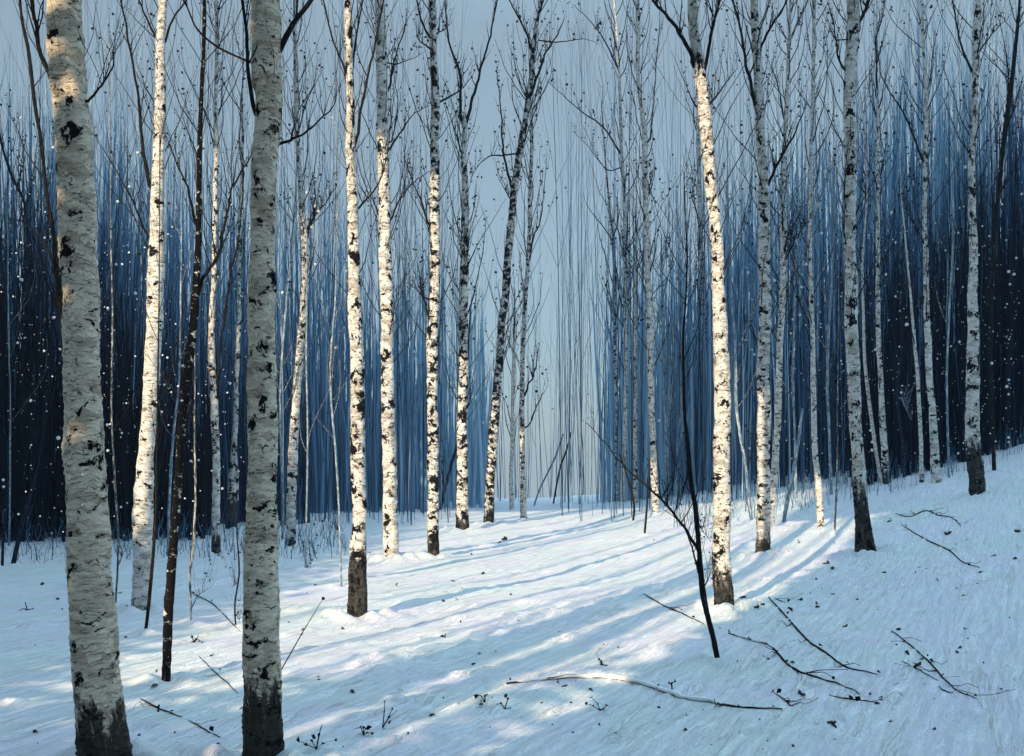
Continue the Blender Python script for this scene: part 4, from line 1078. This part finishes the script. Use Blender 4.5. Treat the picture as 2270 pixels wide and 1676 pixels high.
# ------------------------------------------------------------------ falling snow
flake_me = []
for v in range(3):
    random.seed(v)
    mb = MB()
    nu, nv = 8, 6
    rings = []
    for j in range(nv + 1):
        th = math.pi * j / nv
        for k in range(nu):
            ph = 2 * math.pi * k / nu
            q = Vector((math.sin(th) * math.cos(ph), math.sin(th) * math.sin(ph), math.cos(th)))
            q *= 1 + .22 * noise.noise(q * 1.7 + Vector((v * 5, 0, 0)))
            mb.v.append(q); mb.bark.append((0, 0, 0)); mb.tint.append(1)
    for j in range(nv):
        for k in range(nu):
            mb.f.append((j * nu + k, j * nu + (k + 1) % nu, (j + 1) * nu + (k + 1) % nu, (j + 1) * nu + k))
    o = mb.build('snowflake', M_FLAKE)
    flake_me.append(o.data)
    bpy.data.objects.remove(o)
big_flakes = [(48, 620, 9), (39, 760, 7), (98, 778, 7), (129, 971, 11), (68, 888, 6), (300, 650, 9), (257, 586, 7), (364, 853, 7), (405, 811, 6), (510, 850, 8), (118, 327, 6), (33, 330, 5), (32, 347, 5), (57, 263, 6), (46, 261, 5),
              (253, 296, 7), (306, 339, 6), (261, 447, 6), (287, 414, 5), (7, 524, 7), (99, 527, 7), (75, 406, 5), (24, 418, 5), (118, 704, 6), (133, 774, 5), (699, 586, 7), (626, 649, 6), (645, 805, 5), (493, 1083, 6), (7, 1064, 6), (8, 1079, 6),
              (521, 1202, 9), (41, 1140, 7), (268, 1124, 7), (918, 780, 8), (1071, 937, 7), (1138, 640, 9), (1334, 627, 7), (1225, 906, 5), (1293, 932, 5), (1461, 932, 7), (680, 427, 7), (749, 378, 6), (977, 497, 6), (679, 267, 5),
              (2010, 719, 10), (2127, 758, 7), (2040, 357, 7), (1955, 351, 5), (2068, 351, 5), (2140, 370, 6), (1829, 381, 6), (1821, 517, 8), (1976, 471, 6), (1985, 537, 5), (2236, 842, 7), (2232, 857, 9), (2236, 874, 5), (2199, 805, 6),
              (2236, 602, 6), (2248, 608, 6), (2239, 630, 5), (1933, 998, 9), (1934, 980, 6), (1930, 954, 6), (1717, 622, 8), (1787, 586, 6), (1773, 698, 6), (1757, 708, 5), (1786, 1, 5), (1658, 604, 6), (1667, 775, 4), (1672, 786, 5), (1653, 754, 4), (1661, 994, 5),
              (2265, 430, 5), (2222, 453, 4), (1998, 870, 5), (2124, 1005, 5), (1778, 637, 5), (1776, 636, 4), (1895, 220, 5), (1927, 220, 5), (2236, 970, 6), (2236, 980, 5), (410, 1105, 4), (423, 1022, 5), (440, 1020, 5), (395, 856, 4), (440, 873, 4),
              (359, 913, 5), (371, 793, 5), (286, 560, 4), (271, 586, 5), (239, 683, 6), (238, 942, 6), (239, 999, 6), (270, 960, 5), (300, 790, 4), (412, 748, 4), (2253, 572, 5), (2170, 565, 4), (1964, 608, 5), (1985, 657, 5), (1940, 775, 5)]
FG = 'snowflakes drifting in the air'
random.seed(99)
more = []
while len(more) < 185:
    if random.random() < .55: a, b = random.uniform(0, 560) ** 1.0, random.uniform(380, 1190)
    else: a, b = random.uniform(1780, 2268), random.uniform(450, 1080)
    if 560 < a < 1780: continue
    more.append((a, b, random.uniform(2.4, 3.8)))
blocked = lambda a, b: False
for i, (a, b, s) in enumerate(big_flakes + more):
    d = random.uniform(4.2, 5.6) if s > 4.5 else random.uniform(4.5, 11)
    if b > 1180: d = min(d, 5.0)
    p = at(a, b, d)
    o = bpy.data.objects.new('snowflake', flake_me[i % 3])
    COL.objects.link(o)
    r = s / 2 / F * d * (.78 if s > 6 else 1.05)
    o.location = p; o.scale = (r, r, r * random.uniform(.9, 1.25))
    o.rotation_euler = (random.uniform(0, 6), random.uniform(0, 6), 0)
    tag(o, 'round white snowflake drifting in the air of the wood', 'snowflake', FG)
fm = MB()
random.seed(5)
cnt = 0
while cnt < 1300:
    if random.random() < .52: a, b = random.uniform(-60, 620), random.gauss(800, 210)
    else: a, b = random.uniform(1740, 2330), random.gauss(780, 190)
    if b > 1200 or b < 250: continue
    d = random.uniform(5, 20)
    p = at(a, b, d)
    r = random.uniform(.6, 1.4) / F * d
    bs = len(fm.v)
    for q in ((1, 0, 0), (-1, 0, 0), (0, 1, 0), (0, -1, 0), (0, 0, 1), (0, 0, -1)):
        fm.v.append(p + Vector(q) * r); fm.bark.append((0, 0, 0)); fm.tint.append(1)
    for t in ((0, 2, 4), (2, 1, 4), (1, 3, 4), (3, 0, 4), (2, 0, 5), (1, 2, 5), (3, 1, 5), (0, 3, 5)):
        fm.f.append(tuple(bs + j for j in t))
    cnt += 1
tag(fm.build('falling_snow', M_FLAKE, smooth=False), 'fine dusting of falling snow before the dark wood', None, None, 'stuff')

# ------------------------------------------------------------------ sky, sun, camera
w = bpy.data.worlds.new('World')
scene.world = w
w.use_nodes = True
nt = w.node_tree
bg = nt.nodes['Background']
sky = nt.nodes.new('ShaderNodeTexSky')
sky.sky_type = 'NISHITA'
sky.sun_disc = False
sky.sun_elevation = EL
sky.sun_rotation = math.pi + AZ
sky.altitude = 200; sky.air_density = 1.3; sky.dust_density = 1.2; sky.ozone_density = 2.5
tc = nt.nodes.new('ShaderNodeTexCoord')
sp = nt.nodes.new('ShaderNodeSeparateXYZ')
nt.links.new(tc.outputs['Generated'], sp.inputs[0])
mx = nt.nodes.new('ShaderNodeMath'); mx.operation = 'MAXIMUM'; mx.inputs[1].default_value = .02
nt.links.new(sp.outputs[2], mx.inputs[0])
cb = nt.nodes.new('ShaderNodeCombineXYZ')
nt.links.new(sp.outputs[0], cb.inputs[0]); nt.links.new(sp.outputs[1], cb.inputs[1]); nt.links.new(mx.outputs[0], cb.inputs[2])
nt.links.new(cb.outputs[0], sky.inputs['Vector'])
veil = nt.nodes.new('ShaderNodeValToRGB')          # thin high overcast, brighter overhead
e = veil.color_ramp.elements
e[0].position = 0.0; e[0].color = (1.72, 2.4, 2.95, 1)
e[1].position = 1.0; e[1].color = (7.2, 11.6, 14.9, 1)
x = e.new(.38); x.color = (2.15, 2.82, 3.3, 1)
x = e.new(.6); x.color = (4.8, 7.8, 10.1, 1)
nt.links.new(sp.outputs[2], veil.inputs[0])
mixn = nt.nodes.new('ShaderNodeMix'); mixn.data_type = 'RGBA'; mixn.inputs[0].default_value = .8
nt.links.new(sky.outputs[0], mixn.inputs[6]); nt.links.new(veil.outputs[0], mixn.inputs[7])
nt.links.new(mixn.outputs[2], bg.inputs['Color'])
bg.inputs['Strength'].default_value = 0.1

sl = bpy.data.lights.new('sun', 'SUN')
sl.energy = 5.0; sl.angle = R(.45); sl.color = (1.0, .79, .52)
so = bpy.data.objects.new('sun', sl)
COL.objects.link(so)
so.rotation_euler = Vector((Q[0] * math.cos(EL), Q[1] * math.cos(EL), -math.sin(EL))).to_track_quat('-Z', 'Y').to_euler()
so.location = (-20, -30, 30)

# the thin cold air between the trunks
hb = bpy.data.meshes.new('haze')
hx, hy0, hy1, hz0, hz1 = 560, -60, 335, -16, 58
hb.from_pydata([(x, y, z) for z in (hz0, hz1) for (x, y) in ((-hx, hy0), (hx, hy0), (hx, hy1), (-hx, hy1))], [],
               [(3, 2, 1, 0), (4, 5, 6, 7), (0, 1, 5, 4), (1, 2, 6, 5), (2, 3, 7, 6), (3, 0, 4, 7)])
hm = bpy.data.materials.new('haze')
hm.use_nodes = True
hm.node_tree.nodes.clear()
ho = hm.node_tree.nodes.new('ShaderNodeOutputMaterial')
hv = hm.node_tree.nodes.new('ShaderNodeVolumePrincipled')
hv.inputs['Color'].default_value = (.52, .72, .92, 1)
hv.inputs['Density'].default_value = .0006
hm.node_tree.links.new(hv.outputs[0], ho.inputs['Volume'])
hb.materials.append(hm)
hobj = bpy.data.objects.new('haze', hb)
COL.objects.link(hobj)
tag(hobj, 'pale blue winter mist hanging in the wood', None, None, 'stuff')

cd = bpy.data.cameras.new('camera')
cd.sensor_width = 36; cd.lens = 36 * F / W
cd.shift_y = (HY - H / 2) / W
cd.clip_end = 3000; cd.clip_start = .05
co = bpy.data.objects.new('camera', cd)
COL.objects.link(co)
co.location = (0, 0, EYE); co.rotation_euler = (R(90), 0, 0)
scene.camera = co

scene.view_settings.view_transform = 'Standard'
scene.view_settings.look = 'None'
scene.view_settings.exposure = 0.47
scene.view_settings.gamma = 1
scene.render.engine = 'CYCLES'
scene.cycles.use_denoising = True
scene.cycles.max_bounces = 6
scene.cycles.volume_bounces = 1
scene.render.film_transparent = False
